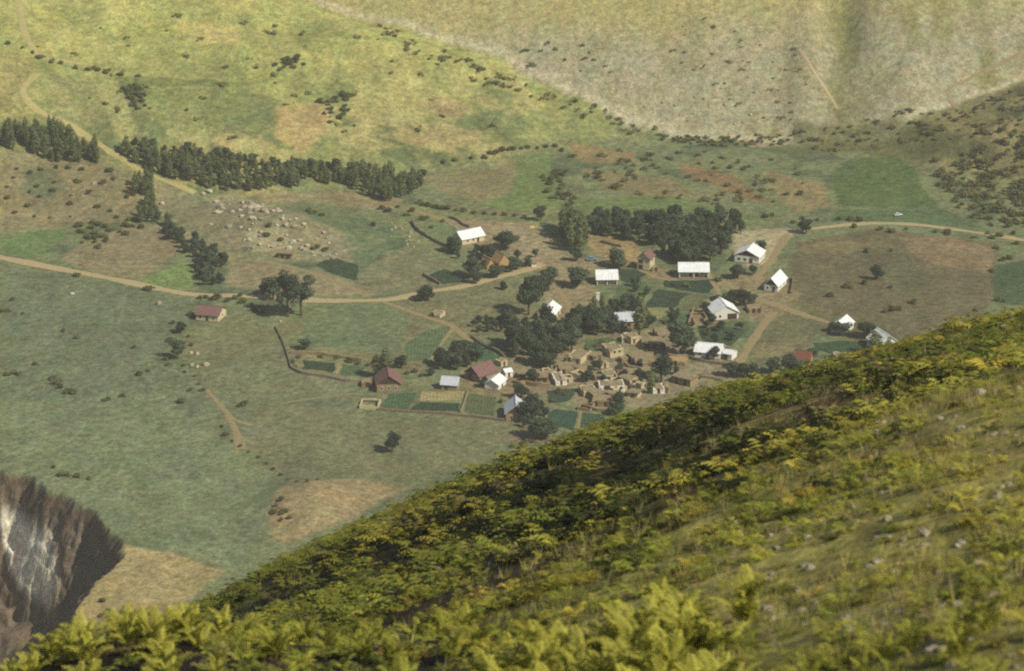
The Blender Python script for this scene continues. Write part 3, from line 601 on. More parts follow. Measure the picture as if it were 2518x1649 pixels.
def flat_hut(label, L, Rr, depth, h_, wall='adobe', roof='mudroof', doors=(), name='mud_house', parapet=True, width=None, cat='house', group=None, lit=None):
    h = h_ * .76; c, ang, n = site(L, Rr); wx = width or max(n, 1.6); h2 = wx / 2
    ca, sa = math.cos(ang), math.sin(ang)
    cor = [(c[0] + ca * a - sa * b, c[1] + sa * a + ca * b) for a in (-h2, h2) for b in (0, depth)]
    zz = Zm([p[0] for p in cor], [p[1] for p in cor]); z0 = float(zz.mean()); g0 = float(zz.min()) - z0 - 0.5
    root = tag(empty(name, (c[0], c[1], z0), ang), label, cat, group)
    m = MB(); nx, ny = max(2, int(wx / 1.2)), max(2, int(depth / 1.2)); ring = []
    for i in range(nx): ring.append((-h2 + wx * i / nx, 0))
    for i in range(ny): ring.append((h2, depth * i / ny))
    for i in range(nx): ring.append((h2 - wx * i / nx, depth))
    for i in range(ny): ring.append((-h2, depth - depth * i / ny))
    k = len(ring); V = []
    jit = lambda a: random.uniform(-a, a)
    tops = [h + jit(.26) - (random.random() < .12) * .5 for _ in ring]
    for (a, b), t in zip(ring, tops): V.append((a * 1.02, (b - depth / 2) * 1.02 + depth / 2, g0))
    for (a, b), t in zip(ring, tops): V.append((a + jit(.08), b + jit(.08), t))
    for (a, b), t in zip(ring, tops): V.append((a * (1 - .8 / wx), (b - depth / 2) * (1 - .8 / depth) + depth / 2, t - 0.03))
    for (a, b), t in zip(ring, tops): V.append((a * (1 - .8 / wx), (b - depth / 2) * (1 - .8 / depth) + depth / 2, h - 0.5))
    F = []
    for r in range(3):
        for i in range(k): F.append((r * k + i, r * k + (i + 1) % k, (r + 1) * k + (i + 1) % k, (r + 1) * k + i))
    m.add(V, F).build('wall', M[wall], root)
    if roof:
        hr = h - (0.08 if parapet else 0.0)
        if parapet: q = MB().box(-h2 + .3, h2 - .3, .3, depth - .3, hr - .35, hr, 0.06)
        else: q = MB().box(-h2 - .35, h2 + .35, -.35, depth + .35, h + .02, h + .42, 0.12)
        rf = q.build('roof', M[roof], root)
        for i in range(max(2, int(wx / 1.0))):
            xb = -h2 + (i + .5) * wx / max(2, int(wx / 1.0)); MB().box(xb - .08, xb + .08, -.28, .25, h - .62, h - .46).build('beam', M['wood'], rf)
    for d in doors:
        kind, side, u, w, hh, z = d[:6]; opening(root, kind, side, u, w, hh, z, wx, depth, 0.0, *(d[6:] or ('wood', 'glass')))
    return root
dk = lambda s, u, w=1.0, h=1.7, z=0.05: ('door', s, u, w, h, z, 'wood', 'wood')
flat_hut('flat roofed mud hut with a dark front standing alone under the boulder ridge', (684, 634), (717, 638), 4.6, 2.4, parapet=False, doors=[dk('f', -1), dk('f', 1.2)])
flat_hut('mud house with a lit whitewashed patch at the top of the adobe cluster', (1620, 838), (1660, 834), 8.0, 2.6, doors=[dk('f', -1.2), ('window', 'f', 1.6, .9, 1.0, .9)])
flat_hut('small mud house with a bright cream end wall beside the leafy hedge plot', (1552, 846), (1576, 841), 5.5, 3.0, 'adobe_pale', doors=[dk('f', -.8, .8)])
flat_hut('stubby mud outhouse tucked between the hedge plot and the cream ended house', (1529, 842), (1546, 842), 3.5, 2.5, 'adobe_pale', doors=[dk('f', 0, .8)])
flat_hut('flat roofed mud house with three black doorways facing the pale yard', (1580, 856), (1632, 858), 6.0, 2.6, doors=[dk('f', -2.3, 2.0, 2.0), dk('f', .6, 1.6, 1.9), dk('f', 2.8, .9)], parapet=False)
flat_hut('tall square mud house with a pale sunlit side above the ruined walls', (1501, 880), (1533, 874), 7.0, 3.6, 'adobe_pale', doors=[('window', 'f', -.9, .8, .9, 1.4), ('window', 'f', 1.0, .8, .9, 1.4)])
flat_hut('broad low mud house with a bare earth roof facing the pale yard', (1540, 888), (1598, 892), 7.5, 1.5, doors=[dk('f', -2.6, 1.2, 1.3), dk('f', 1, 1.2, 1.3)])
flat_hut('long tan roofed mud house with a cream diagonal wall below the tree clump', (1392, 890), (1428, 896), 9.0, 2.6, 'adobe_pale', doors=[dk('f', -1.5), dk('f', 1.5)])
flat_hut('narrow mud hut squeezed behind the cream diagonal wall', (1440, 884), (1468, 888), 5.0, 2.2, doors=[dk('f', 0)])
flat_hut('mud hut with a leaning wall beside the thin lone poplar', (1478, 906), (1497, 902), 5.0, 2.3, 'adobe_pale', doors=[dk('f', 0, .8)])
flat_hut('long mud house with a whitewashed front beside the dark hedge', (1367, 948), (1394, 946), 9.0, 2.0, 'lime', doors=[dk('f', 0, .8)])
flat_hut('long mud barn with a wide sloping yard roof above the whitewashed front', (1378, 920), (1412, 918), 6.5, 1.9, doors=[dk('f', -1.2)])
flat_hut('mud house of stacked rooms with a bright square roof patch', (1488, 938), (1518, 935), 5.5, 3.0, 'adobe_pale', doors=[dk('f', -.8), ('window', 'f', 1.2, .8, .9, 1.4)])
flat_hut('low mud room with a ragged parapet left of the stacked rooms', (1462, 936), (1484, 936), 5.0, 2.4, doors=[dk('f', 0)])
flat_hut('mud house with a rough stone roof right of the stacked rooms', (1524, 930), (1556, 934), 6.5, 2.4, doors=[dk('f', -.8), dk('f', 1.4)])
flat_hut('mud house with a tall whitewashed front and one big black gateway', (1474, 966), (1536, 964), 6.0, 3.0, 'lime', doors=[dk('f', -1.6, 2.0, 2.5), ('window', 'f', 1.4, .8, .9, 1.2), ('window', 'f', 3.0, .8, .9, 1.2)])
flat_hut('yellowish mud house at the lower left of the whitewashed gateway house', (1436, 976), (1470, 972), 6.0, 2.5, 'adobe_pale', doors=[dk('f', 0, 1.2)])
flat_hut('mud house with a torn roof at the foot of the adobe cluster', (1455, 998), (1500, 1000), 6.5, 2.4, doors=[dk('f', -1.5), dk('f', 1.5)])
flat_hut('long mud barn with an unlit front and a lit end wall near the ferny crest', (1653, 940), (1697, 952), 4.5, 3.0, doors=[dk('f', -2, 1.2, 2), dk('f', 1.6, 1.2, 2)], parapet=False)
flat_hut('small whitewashed hut peeping over the ferny crest', (1606, 968), (1634, 967), 5.0, 2.3, 'lime', doors=[dk('f', 0)])
flat_hut('low mud house with an orange earth roof below the broad white roof', (1638, 897), (1684, 900), 6.0, 1.8, roof='straw', doors=[dk('f', 0)])
flat_hut('squat mud hut with a black open front beside the yard path', (1318, 940), (1346, 940), 5.0, 2.3, parapet=False, doors=[dk('f', -.9, 1.4), dk('f', 1.0, 1.4)])
flat_hut('tiny mud shelter with a black mouth beside the little white hut', (1276, 930), (1293, 931), 3.6, 2.0, parapet=False, doors=[dk('f', 0, 1.7, 1.6)])
flat_hut('tiny cream washed hut under the tree clump', (1232, 902), (1248, 898), 3.6, 2.4, 'adobe_pale', doors=[dk('f', 0, .7)])
flat_hut('mud outbuilding with a dark opening beside the stone walled house', (889, 952), (916, 952), 5.0, 2.1, doors=[dk('f', .3, 1.6)])
flat_hut('roofless mud pen at the corner of the lower field', (884, 1004), (930, 1006), 6.0, 1.7, 'adobe_pale', roof=None)
flat_hut('roofless mud enclosure beside the white house with the small gable window', (1704, 790), (1742, 788), 7.0, 1.5, roof=None, doors=[dk('f', .4, 1.6, 1.2)])
flat_hut('low stone and mud stable beside the track fork', (1842, 770), (1878, 768), 5.5, 1.9, doors=[dk('f', -1, 1.2), dk('f', 1, 1.2)])
flat_hut('lone mud hut at the edge of the dark green garden', (2056, 888), (2086, 886), 5.0, 2.2, 'adobe_pale', doors=[dk('f', 0)])
flat_hut('whitewashed gate hut with a dark mouth at the entrance of the big yard', (1297, 656), (1318, 656), 3.6, 2.1, 'lime', doors=[dk('f', -.7, 1.3)], parapet=False)
flat_hut('mud shelter on the meadow beside the forked track', (1058, 778), (1082, 782), 4.0, 1.7, 'adobe_pale', doors=[dk('f', -1)])
flat_hut('low mud store beside the red roofed tower house', (1604, 668), (1622, 666), 4.0, 1.8, 'adobe', doors=[dk('f', 0)])
flat_hut('earth walled ruin with black shadows above the dark plots', (1420, 1008), (1452, 1012), 4.5, 1.6, roof=None)

# dry stone and mud garden walls
def garden_wall(label, px, h=1.0, w=0.55, m='stone', name='garden_wall'):
    P = smooth_line(W(px), 1.1); T = np.gradient(P, axis=0); T /= np.linalg.norm(T, axis=1)[:, None] + 1e-9
    N = np.stack([-T[:, 1], T[:, 0]], -1); c0 = P[len(P) // 2]; z0 = float(Zm(c0[0], c0[1]))
    V = []
    hh = h * (1 + 0.7 * fbm(P[:, 0], P[:, 1], 3, 2, 3))
    for u, top in ((-.6, 0), (-.42, 1), (.42, 1), (.6, 0)):
        q = P + N * (u * w + 0.12 * fbm(P[:, 0] + 9 * u, P[:, 1], 1.5, 3, 2))[:, None]; zg = Zm(q[:, 0], q[:, 1])
        V.append(np.stack([q[:, 0] - c0[0], q[:, 1] - c0[1], zg - z0 + (hh * (1 + .1 * u) if top else -0.35)], -1))
    V = np.stack(V, 1); n = len(P); F = list(map(tuple, grid_faces(4, n))) + [(0, 1, 2, 3), tuple((n - 1) * 4 + k for k in (3, 2, 1, 0))]
    o = mesh_obj(name, V.reshape(-1, 3), F, M[m]); o.location = (c0[0], c0[1], z0)
    return tag(o, label, 'wall')
garden_wall('curved dark stone wall sweeping round the garden left of the long white roofed house', [(1013, 545), (1025, 565), (1050, 583), (1085, 602), (1110, 612)], 1.3)
garden_wall('stone wall climbing behind the long white roofed house', [(1105, 535), (1128, 545), (1140, 555), (1155, 560)], 1.2)
garden_wall('low dark wall along the lower edge of the roadside green plot', [(1040, 677), (1060, 688), (1082, 700)], 1.2)
garden_wall('low mud wall below the long green garden with the tan strip', [(716, 905), (740, 918), (800, 928), (850, 938), (884, 940)], 1.0)
garden_wall('mud wall along the upper edge of the long green garden', [(715, 868), (780, 872), (850, 882), (890, 888)], 1.1, m='adobe')
garden_wall('thin stone wall running down the meadow to the garden corner', [(678, 805), (695, 840), (706, 870), (716, 905)], 0.8)
garden_wall('long low wall along the foot of the striped gardens', [(930, 1008), (1000, 1014), (1100, 1020), (1180, 1028), (1240, 1036)], 0.9)
garden_wall('mud wall dividing the striped gardens under the grey roofed cottage', [(1150, 962), (1142, 990), (1132, 1014)], 0.7, m='adobe')
garden_wall('dark wall edging the leafy plot below the orchard bushes', [(1160, 830), (1190, 852), (1225, 868), (1240, 880)], 1.2)
garden_wall('short dark wall on the brown field beside the narrow white house', [(1950, 685), (1948, 705), (1944, 722)], 1.2)
garden_wall('rough wall of the yard below the broad white roof', [(1690, 880), (1730, 890), (1780, 898)], 1.1)
garden_wall('mud wall along the yard of the mud barn near the crest', [(1700, 925), (1740, 930), (1765, 934)], 0.9, m='adobe')
garden_wall('broken mud wall in front of the torn roofed mud house', [(1428, 1000), (1470, 1012), (1500, 1014)], 1.3, m='adobe')
garden_wall('straight mud wall across the orange earth beneath the grove', [(1475, 596), (1500, 602), (1528, 608)], 1.2)
garden_wall('stone wall beside the roofless mud enclosure', [(1693, 800), (1700, 780), (1706, 762)], 1.2)
garden_wall('low stone wall along the left edge of the dark roadside plots', [(1368, 955), (1330, 960), (1300, 972)], 0.9)

frag = [('knee high mud wall stub beside the tall square mud house', [(1535, 895), (1552, 905), (1570, 902)]), ('crumbled wall running below the broad low mud house', [(1545, 905), (1580, 912), (1606, 908)]),
 ('zigzag wall stub beside the lone thin poplar', [(1486, 925), (1500, 915), (1520, 918)]), ('mud wall stub left of the stacked rooms', [(1440, 950), (1462, 946), (1476, 952)]),
 ('crumbled yard wall right of the rough stone roof', [(1560, 945), (1580, 950), (1600, 946)]), ('low yard wall between the long barn and the squat hut', [(1346, 925), (1365, 915), (1372, 900)]),
 ('wall stub below the long tan roofed house', [(1400, 905), (1425, 910), (1445, 904)]), ('broken wall beside the whitewashed gateway house', [(1540, 970), (1560, 975), (1575, 968)]),
 ('wall stub under the large grey green tree', [(1640, 945), (1632, 958), (1645, 966)]), ('crumbled wall above the orange earth roof', [(1640, 878), (1662, 882), (1690, 880)]),
 ('mud wall round the yard of the squat hut', [(1296, 945), (1320, 950), (1350, 952)]), ('low wall along the path to the little white hut', [(1262, 940), (1280, 946), (1300, 942)])]
for lb, px in frag: garden_wall(lb, px, random.uniform(.9, 1.7), .7, 'adobe', 'mud_wall')

rq = np.random.default_rng(77); k_ = 0
room = np.array([(1400, 880), (1500, 890), (1560, 870), (1620, 880), (1640, 920), (1590, 950), (1560, 985), (1450, 990), (1400, 960), (1330, 955), (1320, 925)], float)
while k_ < 20:
    q = rq.uniform(room.min(0), room.max(0))
    if poly_dist(room, q[0:1], q[1:2])[0] < 0: continue
    w_ = rq.uniform(9, 17); t_ = rq.uniform(-5, 5)
    flat_hut('little crumbling mud room squeezed among the adobe walls', (q[0] - w_, q[1] - t_), (q[0] + w_, q[1] + t_), rq.uniform(2.6, 4.5), rq.uniform(1.5, 2.5), rq.choice(['adobe', 'adobe', 'adobe_pale']), roof=rq.choice(['mudroof', 'mudroof', '']) or None, doors=[dk('f', 0, .9, 1.2)], name='mud_room', group='little mud rooms', parapet=bool(rq.random() < .6)); k_ += 1
# ---------------------------------------------------------------- trees and shrubs
M['leaf_poplar'] = mat('poplar_leaves', S(110, 119, 75), var=(0.55, 1.45), scale=0.9, rnd=0.22, transl=0.25)
M['leaf_dark'] = mat('dark_leaves', S(76, 89, 65), var=(0.5, 1.5), scale=0.9, rnd=0.35, transl=0.2)
M['leaf_shrub'] = mat('shrub_leaves', S(102, 106, 62), var=(0.6, 1.4), scale=1.2, rnd=0.3, transl=0.2)
M['bark'] = mat('bark', S(96, 84, 66), var=(0.7, 1.3), scale=3)
def leaf_cloud(lobes, n, size, r, shell=0.55):
    """many small leaf faces through the volume of the lobes"""
    L = np.array(lobes, float); vol = L[:, 3] * L[:, 4] * L[:, 5]; pick = r.choice(len(L), n, p=vol / vol.sum())
    d = r.normal(size=(n, 3)); d /= np.linalg.norm(d, axis=1)[:, None]
    rad = shell + (1 - shell) * r.random(n) ** 0.6; rad *= 1 + 0.10 * r.normal(size=n)
    p = L[pick, :3] + d * L[pick, 3:] * rad[:, None]
    nrm = d * 1.1 + r.normal(size=(n, 3)) * 0.45; nrm /= np.linalg.norm(nrm, axis=1)[:, None]
    t = np.cross(nrm, r.normal(size=(n, 3))); t /= np.linalg.norm(t, axis=1)[:, None]; b = np.cross(nrm, t)
    s = size * (0.55 + 0.9 * r.random(n))[:, None]
    v = np.stack([p - t * s, p + b * s * 0.6, p + t * s, p - b * s * 0.6], 1).reshape(-1, 3)
    return v, np.arange(4 * n).reshape(n, 4)
def tube(mb, pts, rads, k=6):
    pts = np.asarray(pts, float); base = len(mb.v)
    for i, (p, rr) in enumerate(zip(pts, rads)):
        for j in range(k):
            a = 2 * math.pi * j / k; mb.v.append((p[0] + rr * math.cos(a), p[1] + rr * math.sin(a), p[2]))
    for i in range(len(pts) - 1):
        for j in range(k): mb.f.append((base + i * k + j, base + i * k + (j + 1) % k, base + (i + 1) * k + (j + 1) % k, base + (i + 1) * k + j))
    return mb
def me_of(o):
    me = o.data; bpy.data.objects.remove(o); return me
CROWN, TRUNK = {}, {}
rr = np.random.default_rng(3)
def variants(kind, nvar):
    CROWN[kind], TRUNK[kind] = [], []
    for q in range(nvar):
        lob = []; mb = MB()
        if kind == 'poplar':
            m_ = 7
            for i in range(m_):
                z = 0.2 + 0.74 * i / (m_ - 1); w = 0.125 * math.sin(math.pi * (0.16 + 0.74 * (i / (m_ - 1)))) + 0.02
                lob.append((rr.normal(0, .02), rr.normal(0, .02), z, w * rr.uniform(.8, 1.2), w * rr.uniform(.8, 1.2), 0.10))
            v, f = leaf_cloud(lob, 620, 0.030, rr); tube(mb, [(0, 0, -.05), (0, 0, .3), (.01, 0, .8)], [.022, .016, .006])
        elif kind in ('round', 'dark'):
            for i in range(16):
                a = rr.uniform(0, 6.28); d = rr.uniform(0, .27); z = rr.uniform(.32, .82)
                d *= math.sqrt(max(0.1, 1 - ((z - .55) / .42) ** 2)); w = rr.uniform(.12, .21)
                lob.append((d * math.cos(a), d * math.sin(a), z, w, w, w * .85))
            v, f = leaf_cloud(lob, 1500, 0.044, rr)
            tube(mb, [(0, 0, -.05), (.01, 0, .3), (0, .02, .6)], [.04, .03, .012])
            for l in lob[:5]: tube(mb, [(0.005, 0, .25), (l[0] * .5, l[1] * .5, (l[2] + .28) / 2), (l[0], l[1], l[2])], [.02, .014, .005], 5)
        elif kind == 'tall':                       # big open tree with a bare forked trunk
            for i in range(15):
                a = rr.uniform(0, 6.28); z = rr.uniform(.42, .93); d = rr.uniform(0.03, .20); w = rr.uniform(.07, .12)
                lob.append((d * math.cos(a), d * math.sin(a), z, w, w, w))
            v, f = leaf_cloud(lob, 1300, 0.026, rr); tube(mb, [(0, 0, -.05), (.005, 0, .25), (.02, .01, .45), (0, 0, .75)], [.028, .02, .015, .006])
            for l in lob[:7]: tube(mb, [(0.01, 0, .3), (l[0] * .5, l[1] * .5, (l[2] + .3) / 2), (l[0], l[1], l[2])], [.013, .009, .003], 5)
        else:                                       # shrub
            for i in range(8):
                a = rr.uniform(0, 6.28); d = rr.uniform(0, .42); w = rr.uniform(.2, .34)
                lob.append((d * math.cos(a), d * math.sin(a), rr.uniform(.25, .62), w, w, w * .9))
            v, f = leaf_cloud(lob, 420, 0.085, rr, 0.4)
            for l in lob[:4]: tube(mb, [(0, 0, -.15), (l[0] * .6, l[1] * .6, l[2] * .5), (l[0], l[1], l[2])], [.04, .025, .01], 4)
        mt = {'poplar': 'leaf_poplar', 'round': 'leaf_dark', 'dark': 'leaf_dark', 'tall': 'leaf_dark', 'shrub': 'leaf_shrub'}[kind]
        CROWN[kind].append(me_of(mesh_obj('crown', v, f, M[mt]))); TRUNK[kind].append(me_of(mb.build('trunk', M['bark'])))
for k_, n_ in (('poplar', 6), ('round', 6), ('tall', 3), ('shrub', 6)): variants(k_, n_)
def plant(kind, P, h, w, name, label, cat, group=None, parts=True):
    """one tree at world point P, height h, width factor w"""
    i = random.randrange(len(CROWN[kind])); z = float(Zm(P[0], P[1])); rz = random.uniform(0, 6.28)
    if parts:
        root = empty(name, (P[0], P[1], z - 0.05), rz); root.scale = (h * w, h * w, h)
        for nm, me in (('crown', CROWN[kind][i]), ('trunk', TRUNK[kind][i])):
            o = bpy.data.objects.new(nm, me); col.objects.link(o); o.parent = root
    else:
        root = bpy.data.objects.new(name, CROWN[kind][i]); col.objects.link(root); root.location = (P[0], P[1], z - 0.12 * h); root.rotation_euler = (0, 0, rz)
        root.scale = (h * w, h * w, h)
    return tag(root, label, cat, group)
def mpp(P): return math.sqrt(P[0] ** 2 + P[1] ** 2 + (ZC - float(Zm(P[0], P[1]))) ** 2) / 6994.0
def scatter(poly, n, dmin, seed=1, n_try=40):
    """n ground points inside a photo-pixel polygon, at least dmin metres apart"""
    r = np.random.default_rng(seed); Pw = W(poly); x0_, y0_ = Pw.min(0); x1_, y1_ = Pw.max(0); out = []
    for _ in range(n_try):
        c = np.stack([r.uniform(x0_, x1_, 300), r.uniform(y0_, y1_, 300)], -1); c = c[poly_dist(Pw, c[:, 0], c[:, 1]) > 0]
        for p in c:
            if len(out) >= n: return out
            if all((p[0] - q[0]) ** 2 + (p[1] - q[1]) ** 2 > dmin * dmin for q in out): out.append(p)
    return out
# tree belts
def belt(poly, n, dmin, kind, h, w, name, label, cat, group, seed, parts=True):
    for p in scatter(poly, n, dmin, seed): plant(kind, p, random.uniform(*h), random.uniform(*w), name, label, cat, group, parts)
belt([(-40, 335), (80, 322), (150, 330), (235, 372), (240, 402), (170, 410), (110, 392), (60, 372), (-40, 365)], 75, 1.7, 'poplar', (4.5, 9.5), (.9, 1.7), 'poplar_tree', 'dark slender poplar in the dense stand above the bare reddish slope', 'tree', 'poplars of the dark stand', 11)
belt([(285, 368), (360, 378), (480, 392), (620, 415), (720, 424), (860, 428), (985, 440), (1040, 455), (1010, 480), (960, 500), (900, 478), (850, 458), (760, 458), (690, 464), (620, 476), (540, 470), (420, 440), (330, 402)], 205, 2.0, 'poplar', (3.2, 8.2), (1.0, 2.0), 'poplar_tree', 'slim poplar in the long belt of trees along the foot of the yellow green hill', 'tree', 'poplars of the long belt', 12)
belt([(326, 440), (372, 430), (388, 545), (352, 560), (335, 520)], 26, 1.8, 'poplar', (5, 7.5), (1.1, 1.6), 'poplar_tree', 'poplar in the column of trees running down from the belt to the ravine hedge', 'tree', 'poplars of the column', 13)
belt([(385, 535), (440, 570), (510, 610), (560, 640), (560, 690), (520, 705), (484, 700), (478, 640), (430, 600), (390, 560)], 46, 2.4, 'round', (3.2, 6), (.9, 1.3), 'ravine_tree', 'bushy tree in the thick hedge running down the ravine to the road', 'tree', 'trees of the ravine hedge', 14)
belt([(190, 545), (330, 520), (350, 560), (240, 610), (200, 600)], 24, 2.2, 'shrub', (1.6, 3), (1.1, 1.6), 'shrub', 'dark shrub in the broken hedge above the tilled brown field', 'shrub', 'shrubs of the broken hedge', 15, False)
belt([(1515, 560), (1600, 548), (1700, 545), (1800, 560), (1835, 572), (1800, 590), (1770, 640), (1700, 655), (1640, 640), (1600, 615), (1560, 600), (1520, 590)], 54, 3.1, 'round', (6, 10), (.85, 1.25), 'grove_tree', 'dense dark tree of the big grove behind the white roofed veranda house', 'tree', 'trees of the big grove', 16)
belt([(1440, 555), (1520, 545), (1530, 580), (1460, 590)], 10, 2.8, 'round', (6.5, 9), (.9, 1.2), 'grove_tree', 'dense dark tree at the orange earth end of the big grove', 'tree', 'trees at the grove end', 17)
belt([(1382, 560), (1410, 560), (1440, 600), (1432, 622), (1396, 618), (1380, 590)], 16, 2.0, 'poplar', (9.5, 12.5), (1.2, 1.7), 'poplar_tree', 'tall poplar in the tight cluster at the edge of the big yard', 'tree', 'tall poplars by the big yard', 18)
belt([(1250, 850), (1300, 840), (1410, 835), (1420, 860), (1360, 880), (1370, 905), (1310, 900), (1260, 880)], 22, 3.4, 'round', (5.5, 11), (.8, 1.2), 'shade_tree', 'tall leafy tree in the clump above the adobe cluster', 'tree', 'trees of the village clump', 19)
belt([(1395, 795), (1450, 785), (1500, 800), (1512, 822), (1450, 830), (1410, 815)], 14, 3.0, 'round', (6, 9), (.85, 1.2), 'shade_tree', 'dark tree in the row beside the bluish white roof', 'tree', 'trees by the bluish roof', 20)
belt([(1480, 765), (1560, 745), (1600, 740), (1560, 780), (1500, 785)], 12, 2.6, 'round', (3.5, 6), (.7, 1.0), 'fruit_tree', 'young fruit tree in the orchard above the bluish white roof', 'tree', 'orchard trees', 21)
belt([(1155, 800), (1180, 790), (1250, 800), (1270, 815), (1200, 822), (1165, 815)], 13, 2.4, 'round', (3, 4.5), (.9, 1.2), 'fruit_tree', 'low fruit tree of the orchard by the forked track', 'tree', 'low orchard trees', 22)
belt([(1070, 905), (1130, 870), (1180, 890), (1160, 910), (1110, 915)], 13, 2.8, 'round', (5, 7.5), (1.0, 1.35), 'shade_tree', 'round bluish green tree in the thicket above the large pink roof', 'tree', 'thicket above the pink roof', 23)
belt([(300, 352), (480, 378), (680, 408), (900, 418), (1040, 440), (900, 425), (680, 416), (480, 388)], 34, 3.0, 'round', (3, 5.5), (.9, 1.3), 'hill_tree', 'rounded pale tree along the upper edge of the long poplar belt', 'tree', 'rounded trees of the belt edge', 24)
belt([(1560, 830), (1600, 870), (1560, 920), (1500, 900), (1440, 900), (1420, 940), (1600, 950), (1700, 910), (1690, 850)], 16, 5, 'round', (2.4, 4.2), (.9, 1.3), 'yard_tree', 'small dark tree growing between the mud walls', 'tree', 'small trees of the mud yards', 25)
belt([(1640, 760), (1700, 790), (1830, 800), (1840, 850), (1700, 850), (1620, 800)], 14, 4, 'round', (2.4, 4.5), (.9, 1.3), 'garden_tree', 'small tree in the hedges of the gardens between the white houses', 'tree', 'garden trees between the white houses', 26)
belt([(1100, 610), (1300, 600), (1330, 660), (1250, 690), (1120, 660)], 10, 4.5, 'round', (2.6, 4.5), (.9, 1.3), 'garden_tree', 'small tree in the thatched shed yard', 'tree', 'trees of the thatched yard', 27)
belt([(1240, 790), (1300, 800), (1400, 820), (1380, 850), (1260, 830)], 9, 4, 'round', (4, 7), (.9, 1.2), 'shade_tree', 'leafy tree between the single blazing roof slope and the village clump', 'tree', 'trees above the village clump', 28)
belt([(1560, 690), (1600, 700), (1590, 760), (1540, 770)], 6, 4, 'round', (3, 4.5), (.9, 1.2), 'fruit_tree', 'small fruit tree between the dark green plots', 'tree', 'fruit trees of the plots', 29)
belt([(1260, 1000), (1350, 990), (1350, 1060), (1290, 1060)], 6, 4, 'round', (3, 5), (.9, 1.2), 'garden_tree', 'grey green tree in the plots right of the silver roofed gable house', 'tree', 'trees right of the silver roof', 30)
